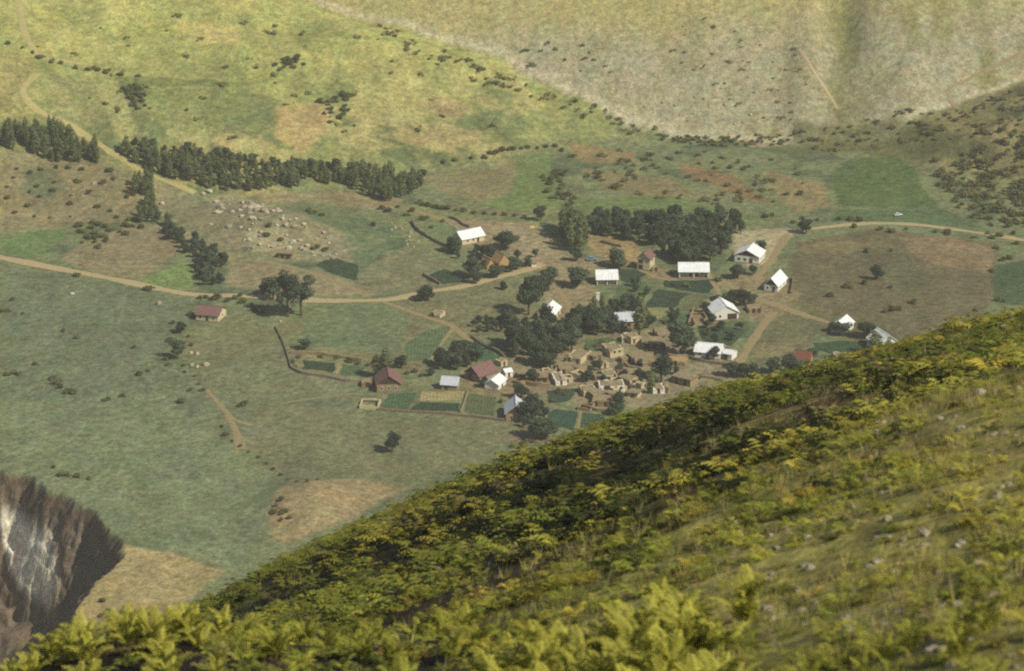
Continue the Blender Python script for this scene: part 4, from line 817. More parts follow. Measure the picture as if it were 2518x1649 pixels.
# single trees:  px, py, height in px, width factor, kind, label
SINGLE = [
 (708, 778, 108, 1.15, 'tall', 'tall open tree with a bare forked trunk standing below the road'),
 (741, 775, 96, 1.2, 'tall', 'second tall open tree leaning over the bright road'),
 (672, 736, 50, 1.0, 'round', 'small mop headed tree beside the two tall open trees'),
 (648, 722, 26, 1.0, 'round', 'tiny tree beside the mop headed tree'),
 (1050, 740, 36, 1.35, 'round', 'round bush tree standing on the edge of the road'),
 (965, 1112, 44, 1.0, 'round', 'lone tree in the middle of the lower meadow'),
 (1112, 622, 40, 1.1, 'round', 'dark tree in front of the long white roofed house'),
 (1245, 612, 44, 1.3, 'round', 'spreading tree right of the long white roofed house'),
 (1196, 636, 32, 1.6, 'round', 'wide low tree between the white roofed house and the thatched sheds'),
 (1163, 682, 46, 1.0, 'round', 'leafy tree left of the orange thatched shed'),
 (1172, 696, 32, 1.0, 'round', 'small dark tree on the verge of the road'),
 (1222, 682, 30, 1.4, 'round', 'pale bushy tree under the thatched sheds'),
 (1270, 662, 30, 1.0, 'round', 'small tree beside the whitewashed gate hut'),
 (1330, 542, 36, .8, 'round', 'solitary tree on the far edge of the big yard'),
 (1418, 642, 34, .9, 'round', 'small tree at the foot of the tall poplars'),
 (1420, 704, 46, 1.2, 'round', 'globe shaped tree left of the porch house'),
 (1514, 658, 48, 1.2, 'round', 'globe shaped tree between the porch house and the tower house'),
 (1300, 774, 92, .62, 'round', 'tallest shade tree beside the single blazing roof slope'),
 (1334, 726, 58, .8, 'round', 'leafy tree behind the tallest shade tree'),
 (1356, 696, 40, .9, 'round', 'small tree on the track above the tallest shade tree'),
 (1237, 712, 22, 1.0, 'round', 'little tree on the grass below the road bend'),
 (1344, 806, 60, .7, 'round', 'narrow tree hugging the wall of the single blazing roof slope'),
 (1572, 822, 84, 1.5, 'poplar', 'tall dark poplar right of the bluish white roof'),
 (1462, 766, 38, 1.2, 'poplar', 'slim young poplar left of the white pillar'),
 (1480, 764, 38, 1.2, 'poplar', 'slim young poplar right of the white pillar'),
 (1594, 806, 34, 1.0, 'round', 'round bush beside the tall dark poplar'),
 (1192, 952, 28, 1.0, 'round', 'small tree in front of the large pink roof'),
 (1308, 1034, 62, .95, 'round', 'broad grey green tree right of the silver roofed gable house'),
 (1282, 978, 34, 1.0, 'round', 'round tree behind the silver roofed gable house'),
 (1334, 1078, 50, 1.35, 'round', 'wide bushy tree at the edge of the lower meadow by the ferny crest'),
 (1310, 940, 34, 1.0, 'round', 'grey green tree beside the black fronted squat hut'),
 (1352, 906, 36, 1.0, 'round', 'grey green tree at the edge of the village clump'),
 (1678, 874, 80, .78, 'round', 'big black green tree left of the broad white roof'),
 (1755, 884, 30, 1.0, 'round', 'small pale tree in front of the broad white roof'),
 (1626, 938, 64, .8, 'round', 'large grey green tree beside the long mud barn'),
 (1600, 968, 60, 1.2, 'poplar', 'thin dark poplar beside the whitewashed hut on the crest'),
 (1572, 935, 26, 1.0, 'round', 'small round tree among the adobe roofs'),
 (1475, 912, 36, 1.1, 'poplar', 'lone thin poplar in the middle of the adobe roofs'),
 (1442, 938, 26, 1.3, 'round', 'low dark tree among the ruined mud walls'),
 (1522, 1000, 36, 1.0, 'round', 'dark tree at the foot of the adobe roofs'),
 (1515, 1020, 30, 1.2, 'round', 'dark bush tree against the ferny crest'),
 (1800, 926, 36, 1.2, 'round', 'first grey tree in the row below the round threshing ground'),
 (1826, 928, 38, 1.1, 'round', 'middle grey tree in the row below the round threshing ground'),
 (1850, 930, 36, 1.1, 'round', 'last grey tree in the row below the round threshing ground'),
 (1905, 918, 40, .9, 'round', 'tree left of the rust brown roof'),
 (1936, 918, 46, .8, 'round', 'taller tree left of the rust brown roof'),
 (1962, 922, 36, .9, 'round', 'tree in front of the rust brown roof'),
 (1998, 884, 30, 1.1, 'round', 'round dark tree right of the rust brown roof'),
 (1762, 760, 34, 1.0, 'round', 'tree left of the house with the small gable window'),
 (1798, 752, 40, 1.0, 'round', 'dark tree behind the house with the small gable window'),
 (1824, 752, 40, 1.0, 'round', 'dark tree right behind the house with the small gable window'),
 (1846, 752, 30, 1.1, 'round', 'spreading low tree above the stone stable'),
 (1740, 770, 26, 1.0, 'round', 'small tree behind the roofless mud enclosure'),
 (1814, 684, 34, 1.1, 'round', 'tree in front of the shadowed porch house'),
 (1852, 676, 24, 1.0, 'round', 'small bush tree right of the porch front tree'),
 (1872, 618, 26, 1.1, 'round', 'pale tree beside the upper earth track'),
 (2156, 688, 38, .85, 'round', 'tree standing alone on the brown field'),
 (1982, 574, 34, 1.0, 'round', 'round dark tree at the bend of the upper road'),
 (2132, 830, 36, 1.5, 'round', 'wide dark tree behind the half hidden white house'),
 (2150, 872, 56, 1.6, 'poplar', 'black poplar left of the half hidden white house'),
 (2184, 872, 40, 1.3, 'poplar', 'poplar in front of the half hidden white house'),
 (2074, 826, 32, 1.2, 'round', 'bushy tree in front of the small steep white roof'),
 (2050, 816, 24, 1.2, 'round', 'low dark tree left of the small steep white roof'),
 (948, 930, 70, 1.2, 'poplar', 'taller of the poplars behind the stone walled house'),
 (926, 930, 58, 1.4, 'poplar', 'shorter of the poplars behind the stone walled house'),
 (986, 905, 30, 1.2, 'round', 'dark bush tree right of the pair of poplars'),
 (750, 860, 26, 1.3, 'round', 'dark bush tree at the corner of the long green garden'),
 (445, 818, 26, 1.1, 'round', 'round bush tree on the terrace below the purple red roof'),
 (437, 882, 42, 1.0, 'round', 'dark tree above the white boulders of the meadow edge'),
 (1060, 925, 22, 1.1, 'round', 'dark bush at the head of the garden strips'),
]
for px, py, hp, wf, kd, lb in SINGLE:
    p = W([(px, py)])[0]; h = hp * mpp(p) / 0.93
    plant(kd, p, h * 1.08, wf * (1.32 if kd == 'round' else 1.1), 'poplar_tree' if kd == 'poplar' else 'tree', lb, 'tree')
# shrubs, by where they grow
SCRUB_V, SCRUB_F, SCRUB_C = [], [], []
def far_scrub(poly, n, size, rgb, seed, dmin=2.5):
    r = np.random.default_rng(seed); k0 = sum(len(v) for v in SCRUB_V)
    for p in scatter(poly, n, dmin, seed):
        h = r.uniform(*size); w = h * r.uniform(1.0, 1.9); lob = [(r.normal(0, .3), r.normal(0, .3), r.uniform(.2, .6), .35, .35, .32) for _ in range(5)]
        v, f = leaf_cloud(lob, 110, 0.15, r, 0.35); v = v * np.array([w, w, h]) + np.array([p[0], p[1], float(Zm(p[0], p[1]))])
        SCRUB_V.append(v); SCRUB_F.append(f + k0); k0 += len(v); SCRUB_C.append(np.tile(rgb * r.uniform(.75, 1.3), (len(v), 1)))
def shrubs(label, group, poly=None, n=0, size=(1.2, 2.6), pts=(), seed=5, dmin=2.5):
    P = list(scatter(poly, n, dmin, seed)) if poly else []
    P += list(W(pts)) if len(pts) else []
    for p in P:
        h = random.uniform(*size); plant('shrub', p, h, random.uniform(1.0, 1.6), 'shrub', label, 'shrub', group, False)
shrubs('dark shrub dotted over the brown field', 'shrubs on the brown field', pts=[(2124, 698), (2082, 706), (2192, 708), (2038, 729), (2192, 765), (2176, 768), (2208, 762), (2130, 620), (2192, 618), (2245, 745)], size=(1.8, 3))
shrubs('shrub along the verge of the upper road', 'shrubs of the upper road', pts=[(1950, 548), (1975, 538), (2010, 542), (2062, 540), (2090, 542), (2112, 545), (2100, 560), (2165, 565), (2190, 570), (2230, 565), (2300, 570), (2330, 575), (2395, 585), (2430, 575), (2460, 580), (2490, 575), (2440, 585), (2500, 600), (1900, 530), (1880, 535)], size=(1.6, 3))
far_scrub([(2290, 400), (2400, 330), (2560, 300), (2560, 570), (2430, 560), (2330, 500)], 150, (1.2, 3.0), S(104, 102, 60), 31, 2.0)
far_scrub([(1960, 320), (2200, 270), (2400, 260), (2560, 200), (2560, 300), (2380, 340), (2200, 360), (2000, 370)], 90, (0.9, 2.2), S(112, 108, 66), 32)
far_scrub([(1560, 80), (1720, 40), (1960, 120), (2060, 260), (1960, 300), (1850, 310), (1700, 200)], 42, (0.5, 1.5), S(142, 138, 86), 33)
far_scrub([(1270, 100), (1460, 100), (1520, 190), (1420, 190), (1290, 170)], 14, (.8, 1.6), S(112, 110, 66), 34)
far_scrub([(900, 40), (1010, 90), (1200, 170), (1360, 235), (1500, 270), (1640, 320), (1560, 330), (1380, 270), (1180, 210), (1000, 130)], 60, (1.0, 2.2), S(122, 122, 68), 35)
far_scrub([(1610, 330), (1760, 335), (1960, 320), (1960, 345), (1760, 362), (1640, 350)], 50, (1.0, 2.0), S(106, 106, 60), 36, 1.8)
far_scrub([(1400, 360), (1700, 370), (1960, 400), (1990, 500), (1800, 510), (1450, 480)], 70, (1.0, 2.4), S(106, 106, 64), 37)
shrubs('shrub in the hedge between the two small far fields', 'hedge of the far fields', [(1330, 430), (1390, 420), (1430, 480), (1400, 510), (1350, 490)], 26, (1.6, 2.8), seed=38, dmin=1.8)
shrubs('shrub of the hedge running right from the long poplar belt', 'hedge right of the belt', pts=[(1090, 402), (1120, 396), (1160, 390), (1190, 388), (1205, 378), (1220, 376), (1235, 372), (1250, 370), (1265, 368), (1282, 366), (1300, 364), (1320, 366), (1345, 362), (1365, 360), (1380, 372)], size=(1.8, 3))
shrubs('shrub of the low hedge below the long poplar belt', 'hedge below the belt', pts=[(1030, 500), (1045, 505), (1058, 508), (1072, 510), (1084, 512), (1100, 514), (1120, 518), (1140, 520), (1165, 524), (1190, 526), (1215, 528), (1240, 530), (1265, 532), (1290, 536)], size=(1.6, 2.8))
far_scrub([(20, 60), (500, 30), (900, 40), (1000, 160), (1200, 260), (1300, 340), (1000, 370), (700, 360), (400, 320), (150, 260)], 55, (0.8, 2.2), S(134, 134, 74), 39, 5)
shrubs('shrub of the thicket along the hill ledge', 'thicket of the ledge', pts=[(20, 108), (55, 118), (80, 130), (100, 142), (125, 155), (150, 158), (185, 168), (215, 172), (240, 175), (260, 178), (300, 185), (340, 188)], size=(1.6, 2.8))
shrubs('shrub of the round clump on the hillside', 'round clump', [(675, 150), (730, 135), (750, 160), (720, 182), (680, 175)], 14, (1.6, 2.6), seed=40, dmin=1.6)
shrubs('shrub of the dark wedge thicket above the belt', 'wedge thicket', [(290, 210), (330, 205), (365, 265), (330, 275)], 18, (1.6, 2.8), seed=41, dmin=1.8)
shrubs('shrub of the bushy hollow above the poplar belt', 'bushy hollow', [(780, 250), (850, 225), (870, 260), (830, 310), (800, 315)], 20, (1.6, 2.8), seed=42, dmin=1.8)
shrubs('shrub on the bare reddish slope', 'shrubs of the reddish slope', [(0, 400), (240, 405), (330, 440), (320, 520), (180, 545), (0, 555)], 30, (1.2, 2.8), seed=43, dmin=4)
shrubs('shrub dotted over the wide green plain', 'shrubs of the plain', pts=[(55, 772), (12, 766), (30, 738), (190, 832), (85, 898), (130, 932), (142, 944), (150, 955), (165, 965), (180, 968), (262, 984), (345, 922), (366, 912), (412, 898), (415, 838), (366, 712), (190, 680), (40, 920), (15, 924), (155, 815), (330, 855), (450, 990), (300, 975), (130, 1150), (158, 1170), (190, 1172), (218, 1180), (405, 885), (470, 850), (425, 795), (465, 828)], size=(1.3, 2.6))
shrubs('bush along the eroded meadow edge', 'bushes of the meadow edge', pts=[(480, 925), (490, 945), (468, 960), (545, 1050), (555, 1072), (600, 995), (585, 1000), (500, 960), (450, 900), (455, 915), (690, 1230), (680, 1245), (700, 1260), (690, 1280), (672, 1262), (710, 1275)], size=(1.2, 2.2))
shrubs('low bush in the ditch crossing the lower meadow', 'bushes of the meadow ditch', pts=[(570, 1085), (590, 1098), (612, 1112), (635, 1125), (655, 1140), (672, 1155), (690, 1168), (708, 1180), (730, 1185), (755, 1184), (780, 1180)], size=(.8, 1.5))
shrubs('shrub behind the purple red roof', 'shrubs by the purple roof', pts=[(490, 735), (505, 732), (530, 735), (560, 740), (575, 735), (590, 728), (600, 745), (615, 755), (630, 765), (645, 770), (476, 780), (468, 775)], size=(1.8, 3))
shrubs('bush on the walls of the long green garden', 'bushes of the long garden', pts=[(720, 892), (725, 905), (735, 880), (755, 868), (790, 878), (830, 882), (860, 890), (880, 895), (905, 900), (1000, 920), (1020, 915), (1035, 925)], size=(1.4, 2.4))
shrubs('shrub among the boulders of the rocky knoll', 'shrubs of the knoll', pts=[(690, 590), (655, 580), (660, 556), (780, 610), (800, 615), (770, 612), (770, 525), (790, 530), (760, 520), (940, 515), (955, 520), (920, 555), (980, 510), (1000, 530), (1015, 520), (1040, 540), (1050, 535)], size=(1.4, 2.8))
shrubs('bush on the verge of the dark right hand plot', 'bushes by the right plot', pts=[(2455, 740), (2470, 742), (2465, 640), (2480, 636), (2440, 668), (2450, 610), (2400, 765)], size=(1.6, 2.8))
shrubs('bush in the kitchen gardens of the village', 'village garden bushes', pts=[(1640, 700), (1660, 702), (1690, 705), (1650, 675), (1765, 690), (1730, 815), (1750, 812), (1790, 818), (1810, 825), (1700, 812), (1820, 800), (1770, 798), (1440, 860), (1470, 850), (1500, 850), (1480, 842), (1290, 985), (1230, 990), (1390, 970), (1375, 965), (1360, 985), (1335, 670), (1270, 990), (1090, 545), (1060, 560), (1290, 1092), (1310, 1088), (1260, 1098), (1600, 905), (1615, 890), (1720, 930), (1660, 800), (1640, 795)], size=(1.4, 2.4))
shrubs('bush on the bank of the brown gully slope', 'bushes of the gully slope', pts=[(255, 1480), (248, 1515), (262, 1505)], size=(1.4, 2.2))

so = mesh_obj('scrub', np.concatenate(SCRUB_V), np.concatenate(SCRUB_F), mat('far_scrub', (1, 1, 1), var=(0.75, 1.25), scale=1.0, attr='Col', transl=.2))
set_col(so, np.concatenate(SCRUB_C)); tag(so, 'low scrub bushes dotted over the far slopes and the scree', 'scrub', kind='stuff')
# ---------------------------------------------------------------- rocks
ROCK = []
M['rock'] = mat('pale_rock', S(178, 166, 140), var=(0.65, 1.25), scale=1.2, scale2=5, bump=0.1, rnd=0.25)
def rock_mesh(seed, flat=0.75):
    import bmesh
    r = np.random.default_rng(seed); bm = bmesh.new(); bmesh.ops.create_icosphere(bm, subdivisions=2, radius=1.0)
    pl = r.normal(size=(9, 3)); pl /= np.linalg.norm(pl, axis=1)[:, None]; pd = r.uniform(.55, .9, 9)
    sx = r.uniform(.8, 1.3, 3)
    for v in bm.verts:
        c = np.array(v.co)
        for n_, d_ in zip(pl, pd):
            e = c @ n_ - d_
            if e > 0: c = c - n_ * e * 0.9
        v.co = c * sx * np.array([1, 1, flat]) * (1 + .06 * r.normal())
    me = bpy.data.meshes.new('rock'); bm.to_mesh(me); bm.free(); me.materials.append(M['rock']); return me
ROCK = [rock_mesh(s) for s in range(7)]
def rock(P, s, label, group=None, name='boulder', zf=Zm, me=None, sc_=None):
    o = bpy.data.objects.new(name, me or random.choice(ROCK)); col.objects.link(o); z = float(zf(P[0], P[1]))
    o.location = (P[0], P[1], z + 0.22 * s); o.rotation_euler = (random.uniform(-.3, .3), random.uniform(-.3, .3), random.uniform(0, 6.28)); o.scale = sc_ or (s, s * random.uniform(.7, 1.1), s * random.uniform(.7, 1.3))
    return tag(o, label, 'rock', group)
for p in scatter([(510, 500), (560, 478), (640, 495), (700, 520), (640, 560), (560, 560), (530, 530)], 38, 1.3, 61): rock(p, random.uniform(.5, 1.7), 'pale boulder in the jumbled pile on top of the rocky knoll', 'boulders of the knoll pile')
for p in scatter([(600, 560), (720, 530), (800, 570), (880, 625), (820, 640), (700, 620), (600, 610)], 42, 2.0, 62): rock(p, random.uniform(.4, 1.3), 'boulder strewn over the tan flank of the rocky knoll', 'boulders of the knoll flank')
for px, py, s, lb in [(613, 592, 1.1, 'chalk white block at the foot of the rocky knoll'), (741, 612, 1.2, 'smooth white boulder above the lone mud hut'), (515, 472, 1.6, 'white boulder at the end of the hill track'), (498, 478, 1.5, 'grey boulder next to the white one at the hill track end'), (398, 502, 1.4, 'upright pale boulder on the grassy bank'), (232, 452, 1.1, 'small white stone on the reddish slope'), (518, 552, .9, 'white stone below the knoll pile'), (178, 723, .8, 'white stone in the rough grass of the plain'), (392, 747, 1.0, 'flat pale stone in the meadow below the road'), (308, 1512, 2.2, 'white eroded rock on the brown gully slope')]:
    rock(W([(px, py)])[0], s, lb)
for px, py, s in [(470, 868, .8), (485, 872, .7), (472, 898, 1.0), (485, 902, .8), (508, 898, 1.0), (690, 790, .6)]: rock(W([(px, py)])[0], s, 'pale stone in the scatter at the meadow edge', 'stones of the meadow edge')
for p in scatter([(1560, 250), (1800, 230), (1950, 290), (1850, 325), (1650, 300)], 24, 3, 63): rock(p, random.uniform(.35, .8), 'small stone lying on the lower scree', 'stones of the scree')
for p in scatter([(1000, 560), (1050, 580), (1040, 620), (960, 590), (960, 540)], 14, 2, 64): rock(p, random.uniform(.35, .9), 'stone on the tan bank left of the curved garden wall', 'stones of the tan bank')

# ---------------------------------------------------------------- small things in the village
M['blue'] = mat('blue_paint', S(118, 136, 160), rough=0.4, var=(0.9, 1.1), scale=1, spec=0.4)
M['dusty_white'] = mat('dusty_white_paint', S(206, 210, 214), rough=0.4, var=(0.9, 1.1), scale=1, spec=0.4)
M['rubber'] = mat('rubber', S(26, 26, 28), var=(0.8, 1.2), scale=2)
M['hay'] = mat('yellow_hay', S(226, 204, 92), var=(0.8, 1.15), scale=2, scale2=7, bump=0.1)
def vehicle(px, py, ang, body, label, name, cat, s=1.0):
    p = W([(px, py)])[0]; r = tag(empty(name, (p[0], p[1], float(Zm(p[0], p[1]))), R(ang)), label, cat); r.scale = (s, s, s)
    MB().add([(-2.1, -.8, .45), (2.1, -.8, .45), (2.1, .8, .45), (-2.1, .8, .45), (-2.1, -.8, .95), (2.1, -.75, .9), (2.1, .75, .9), (-2.1, .8, .95)], [(0, 3, 2, 1), (4, 5, 6, 7), (0, 1, 5, 4), (1, 2, 6, 5), (2, 3, 7, 6), (3, 0, 4, 7)]).build('body', M[body], r)
    cb = MB().add([(-1.5, -.76, .93), (1.0, -.76, .91), (1.0, .76, .91), (-1.5, .76, .93), (-1.2, -.66, 1.55), (.45, -.66, 1.55), (.45, .66, 1.55), (-1.2, .66, 1.55)], [(4, 5, 6, 7), (0, 1, 5, 4), (1, 2, 6, 5), (2, 3, 7, 6), (3, 0, 4, 7)]).build('cabin', M[body], r)
    MB().box(-1.15, .4, -.74, .74, 1.05, 1.42).build('window', M['glass'], cb)
    for a in (-1.3, 1.35):
        for b in (-.78, .78):
            wv = MB(); k = 12
            for yy in (b - .1, b + .1):
                for j in range(k): wv.v.append((a + .34 * math.cos(6.283 * j / k), yy, .34 + .34 * math.sin(6.283 * j / k)))
            wv.f += [tuple(range(k)), tuple(reversed(range(k, 2 * k)))] + [(j, j + k, (j + 1) % k + k, (j + 1) % k) for j in range(k)]
            wv.build('wheel', M['rubber'], r)
vehicle(1455, 640, 8, 'blue', 'light blue car parked on the bare ground beside the globe shaped trees', 'car', 'car', .95)
vehicle(2208, 530, 20, 'dusty_white', 'small pale vehicle standing in the green strip beside the upper road', 'vehicle', 'vehicle', .8)
hv_ = rock(W([(1307, 560)])[0], 1.0, 'small bright yellow hay heap on the bare yard', name='hay_heap'); hv_['category'] = 'hay'
hv_.data = hv_.data.copy(); hv_.data.materials.clear(); hv_.data.materials.append(M['hay']); hv_.scale = (.9, .9, .9)
p_ = W([(1470, 742)])[0]; o_ = MB().box(-.6, .6, -.35, .35, -.3, 3.4, .05)
o_.box(-.75, .75, -.5, .5, 3.4, 3.6, .03); o_ = o_.build('gate_pillar', M['lime']); o_.location = (p_[0], p_[1], float(Zm(*p_))); tag(o_, 'white pillar standing between the two slim young poplars', 'pillar')
# ---------------------------------------------------------------- bracken, grass and stones of the near hillside
M['fern'] = mat('bracken', (1, 1, 1), var=(0.75, 1.25), scale=2.5, attr='Col', transl=0.22, rough=0.7)
M['grass'] = mat('dry_grass', (1, 1, 1), var=(0.8, 1.2), scale=2.5, attr='Col', transl=0.3)
fr = np.random.default_rng(21)
def frond(npair, tri, r, droop=0.55, wide=0.30):
    """one frond of unit length starting at the origin and arching along +x; returns verts, tris"""
    lift = r.uniform(1.0, 1.55); V = []; F = []
    def pt(t): return np.array([t * 0.85, 0, lift * t - (lift * droop + .25) * t * t])
    for i in range(npair):
        t = 0.16 + 0.82 * i / (npair - 1); p = pt(t); l = wide * (1 - (t - .1) ** 1.3) * min(1, (t - .02) * 5) + .02; w = 0.42 / npair
        for s in (-1, 1):
            q = p + np.array([l * .38, s * l, -l * .22 + r.normal(0, .02)]); k = len(V)
            if tri: V += [p - [w, 0, 0], p + [w, 0, 0.01], q]; F.append((k, k + 1, k + 2))
            else:
                mid = (p + q) / 2 + [0, 0, .02]; V += [p - [w * .4, 0, 0], mid + [w, 0, 0], q, mid - [w, 0, 0]]; F += [(k, k + 1, k + 2), (k, k + 2, k + 3)]
    for i in range(3):                               # the stalk
        a, b = pt(i / 3), pt((i + 1) / 3); k = len(V); V += [a + [0, .012, 0], a - [0, .012, 0], b]; F.append((k, k + 1, k + 2))
    return np.array(V), np.array(F)
def fern_template(nf, npair, tri, r):
    Vs, Fs, n = [], [], 0
    for j in range(nf):
        v, f = frond(npair, tri, r); a = 6.283 * j / nf + r.uniform(-.4, .4); s = r.uniform(.7, 1.1)
        c, d = math.cos(a), math.sin(a); v = v * s; v = np.stack([v[:, 0] * c - v[:, 1] * d, v[:, 0] * d + v[:, 1] * c, v[:, 2] * r.uniform(.8, 1.3)], -1)
        Vs.append(v); Fs.append(f + n); n += len(v)
    return np.concatenate(Vs), np.concatenate(Fs)
TF = [fern_template(6, 6, True, fr) for _ in range(6)]; TN_ = [fern_template(7, 9, False, fr) for _ in range(5)]
FC = np.array([S(118, 124, 52), S(134, 138, 54), S(148, 146, 58), S(166, 156, 62), S(164, 142, 66), S(136, 124, 82), S(192, 172, 66), S(56, 62, 27), S(38, 41, 19)])  # last two tones are for ferns painted as if in shade
def shade_band(x_, y_): return np.exp(-((y_ - 74) / 26) ** 2) * np.exp(-((x_ / y_ - 0.05) / 0.10) ** 2) * np.clip(1.0 + 1.6 * fbm(x_, y_, 9, 3, 2), 0, 1)  # band where shade on the slope is painted into the plant colours
def stamp(templates, P, size, colr, r, name, m, tilt=0.25):
    """many copies of small plants in one mesh"""
    V, F, C_ = [], [], []; n = 0
    idx = r.integers(0, len(templates), len(P)); a = r.uniform(0, 6.283, len(P))
    for k, (v, f) in enumerate(templates):
        m_ = idx == k; q = int(m_.sum())
        if not q: continue
        c, s = np.cos(a[m_])[:, None], np.sin(a[m_])[:, None]; sz = size[m_][:, None]
        X = (v[None, :, 0] * c - v[None, :, 1] * s) * sz; Y = (v[None, :, 0] * s + v[None, :, 1] * c) * sz; Z = v[None, :, 2] * sz
        Z = Z + tilt * (-0.36 * 0 + 0.33 * X - 0.36 * Y)      # lie along the slope a little
        vv = np.stack([X + P[m_, 0:1], Y + P[m_, 1:2], Z + P[m_, 2:3]], -1).reshape(-1, 3)
        ff = (f[None] + (np.arange(q) * len(v))[:, None, None]).reshape(-1, 3) + n
        V.append(vv); F.append(ff); C_.append(np.repeat(colr[m_], len(v), 0)); n += len(vv)
    o = mesh_obj(name, np.concatenate(V), np.concatenate(F), m); set_col(o, np.concatenate(C_)); return o
def slope_points(n, y0, y1, r, pad=3.0):
    y_ = np.sqrt(r.uniform(y0 * y0, y1 * y1, n)); x_ = r.uniform(-1, 1, n) * (0.205 * y_ + pad); return x_, y_
def hillz(x_, y_):          # bilinear on the hillside mesh
    i = np.clip(np.searchsorted(HX, x_) - 1, 0, len(HX) - 2); j = np.clip(np.searchsorted(HY, y_) - 1, 0, len(HY) - 2)
    fx = (x_ - HX[i]) / (HX[i + 1] - HX[i]); fy = (y_ - HY[j]) / (HY[j + 1] - HY[j])
    return (hz[j, i] * (1 - fx) + hz[j, i + 1] * fx) * (1 - fy) + (hz[j + 1, i] * (1 - fx) + hz[j + 1, i + 1] * fx) * fy
def bracken(n, y0, y1, T, name, smin, smax_):
    # clumps of a few plants each, with dark gaps between
    cx, cy = slope_points(n, y0, y1, fr); nz = fbm(cx, cy, 6, 2, 3); nf_ = fbm(cx, cy, 14, 5, 2)
    stony = sstep(-0.02, 0.08, cx / cy + 0.0009 * (60 - cy)) * (1 - sstep(58, 95, cy))
    keep = fr.random(n) < np.clip(0.66 + 3.2 * nz - 0.2 * stony, 0.03, 1); cx, cy, nz, stony, nf_ = (q[keep] for q in (cx, cy, nz, stony, nf_))
    k = fr.integers(2, 6, len(cx)); ix = np.repeat(np.arange(len(cx)), k)
    sz = fr.uniform(smin, smax_, len(cx)) * (1 + 0.9 * nz) * (1 - 0.5 * stony); base = np.clip((nf_ + fr.normal(0, .1, len(cx))) * 2 + .5, 0, .999)
    x_ = cx[ix] + fr.normal(0, .32, len(ix)) * sz[ix]; y_ = cy[ix] + fr.normal(0, .32, len(ix)) * sz[ix]
    s_ = sz[ix] * fr.uniform(.6, 1.1, len(ix))
    pal = np.where(fr.random(len(ix)) < .75, (base[ix] * 3.999).astype(int), fr.choice(len(FC), len(ix), p=[.2, .2, .1, .15, .12, .15, .08, 0, 0]))
    pal = np.where(fr.random(len(ix)) < .9 * shade_band(x_, y_), fr.integers(7, 9, len(ix)), pal)
    cc = FC[pal] * fr.uniform(.4, 1.15, len(ix))[:, None] * (1 - .15 * sstep(60, 95, y_))[:, None]
    o = stamp(T, np.stack([x_, y_, hillz(x_, y_) - 0.03], -1), s_, cc, fr, name, M['fern'])
    return tag(o, 'dense yellow green bracken covering the near slope', 'bracken', kind='stuff')
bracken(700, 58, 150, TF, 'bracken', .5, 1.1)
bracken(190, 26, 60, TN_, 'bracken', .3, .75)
def carpet(n, y0, y1, T, smin, smax_):
    # the even cover of small plants under the clumps
    x_, y_ = slope_points(n, y0, y1, fr); nz = fbm(x_, y_, 3.0, 1, 3); ny = fbm(x_, y_, 12, 4, 2)
    keep = fr.random(n) < np.clip(.58 + 3.4 * nz - .22 * shade_band(x_, y_), .05, 1); x_, y_, nz, ny = (q[keep] for q in (x_, y_, nz, ny))
    low = 1 - sstep(45, 90, y_ - 60 * np.clip(x_ / y_, -.1, .2))
    s_ = fr.uniform(smin, smax_, len(x_)) * (1 + 1.2 * nz) * (1 - .2 * low)
    pal = np.where(fr.random(len(x_)) < .7, (np.clip(ny * 2 + .4 + .3 * low, 0, .999) * 3.999).astype(int), fr.choice(len(FC), len(x_), p=[.2, .15, .1, .1, .15, .2, .1, 0, 0]))
    pal = np.where(fr.random(len(x_)) < .95 * shade_band(x_, y_), fr.integers(7, 9, len(x_)), pal)
    cc = FC[pal] * (fr.uniform(.4, 1.15, len(x_)) * (.80 + .55 * low))[:, None]  # brighter low down: sunlight on the near slope put into the fern colour
    return tag(stamp(T, np.stack([x_, y_, hillz(x_, y_) - 0.03], -1), s_, cc, fr, 'bracken', M['fern']), 'low bracken and herbs covering the near slope', 'bracken', kind='stuff')
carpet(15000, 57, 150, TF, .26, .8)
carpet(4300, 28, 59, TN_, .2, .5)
# grass blades
def blades(nb, r, h=1.0, sp=.25):
    V, F = [], []
    for i in range(nb):
        a = r.uniform(0, 6.283); b = r.uniform(0, sp); p = np.array([b * math.cos(a), b * math.sin(a), 0]); l = r.uniform(.4, 1) * h; w = .018
        k = len(V); V += [p + [w, 0, 0], p - [w, 0, 0], p + [math.cos(a) * l * .4, math.sin(a) * l * .4, l]]; F.append((k, k + 1, k + 2))
    return np.array(V), np.array(F)
TB = [blades(8, fr) for _ in range(6)]; GC = np.array([S(168, 166, 74), S(186, 172, 98), S(152, 156, 66), S(198, 182, 124), S(158, 134, 86)])
x_, y_ = slope_points(88000, 24, 150, fr); st_ = sstep(-0.04, 0.06, x_ / y_ + 0.0009 * (60 - y_)) * (1 - sstep(58, 95, y_)); k_ = fr.random(len(x_)) < (1 - .8 * shade_band(x_, y_)) * (.08 + .92 * st_) * np.clip(.55 + 3.5 * fbm(x_, y_ * .6, 2.5, 3, 3), .1, 1); x_, y_ = x_[k_], y_[k_]; gcol = GC[fr.integers(0, 5, len(x_))] * fr.uniform(.7, 1.2, len(x_))[:, None]
tag(stamp(TB, np.stack([x_, y_, hillz(x_, y_) - .02], -1), fr.uniform(.16, .4, len(x_)), gcol, fr, 'grass', M['grass']), 'short dry grass between the bracken on the near slope', 'grass', kind='stuff')
TS = [blades(4, fr, 1.6, .08) for _ in range(5)]
x_, y_ = slope_points(1500, 30, 150, fr); gcol = np.array([S(176, 162, 118)]) * fr.uniform(.7, 1.2, len(x_))[:, None]
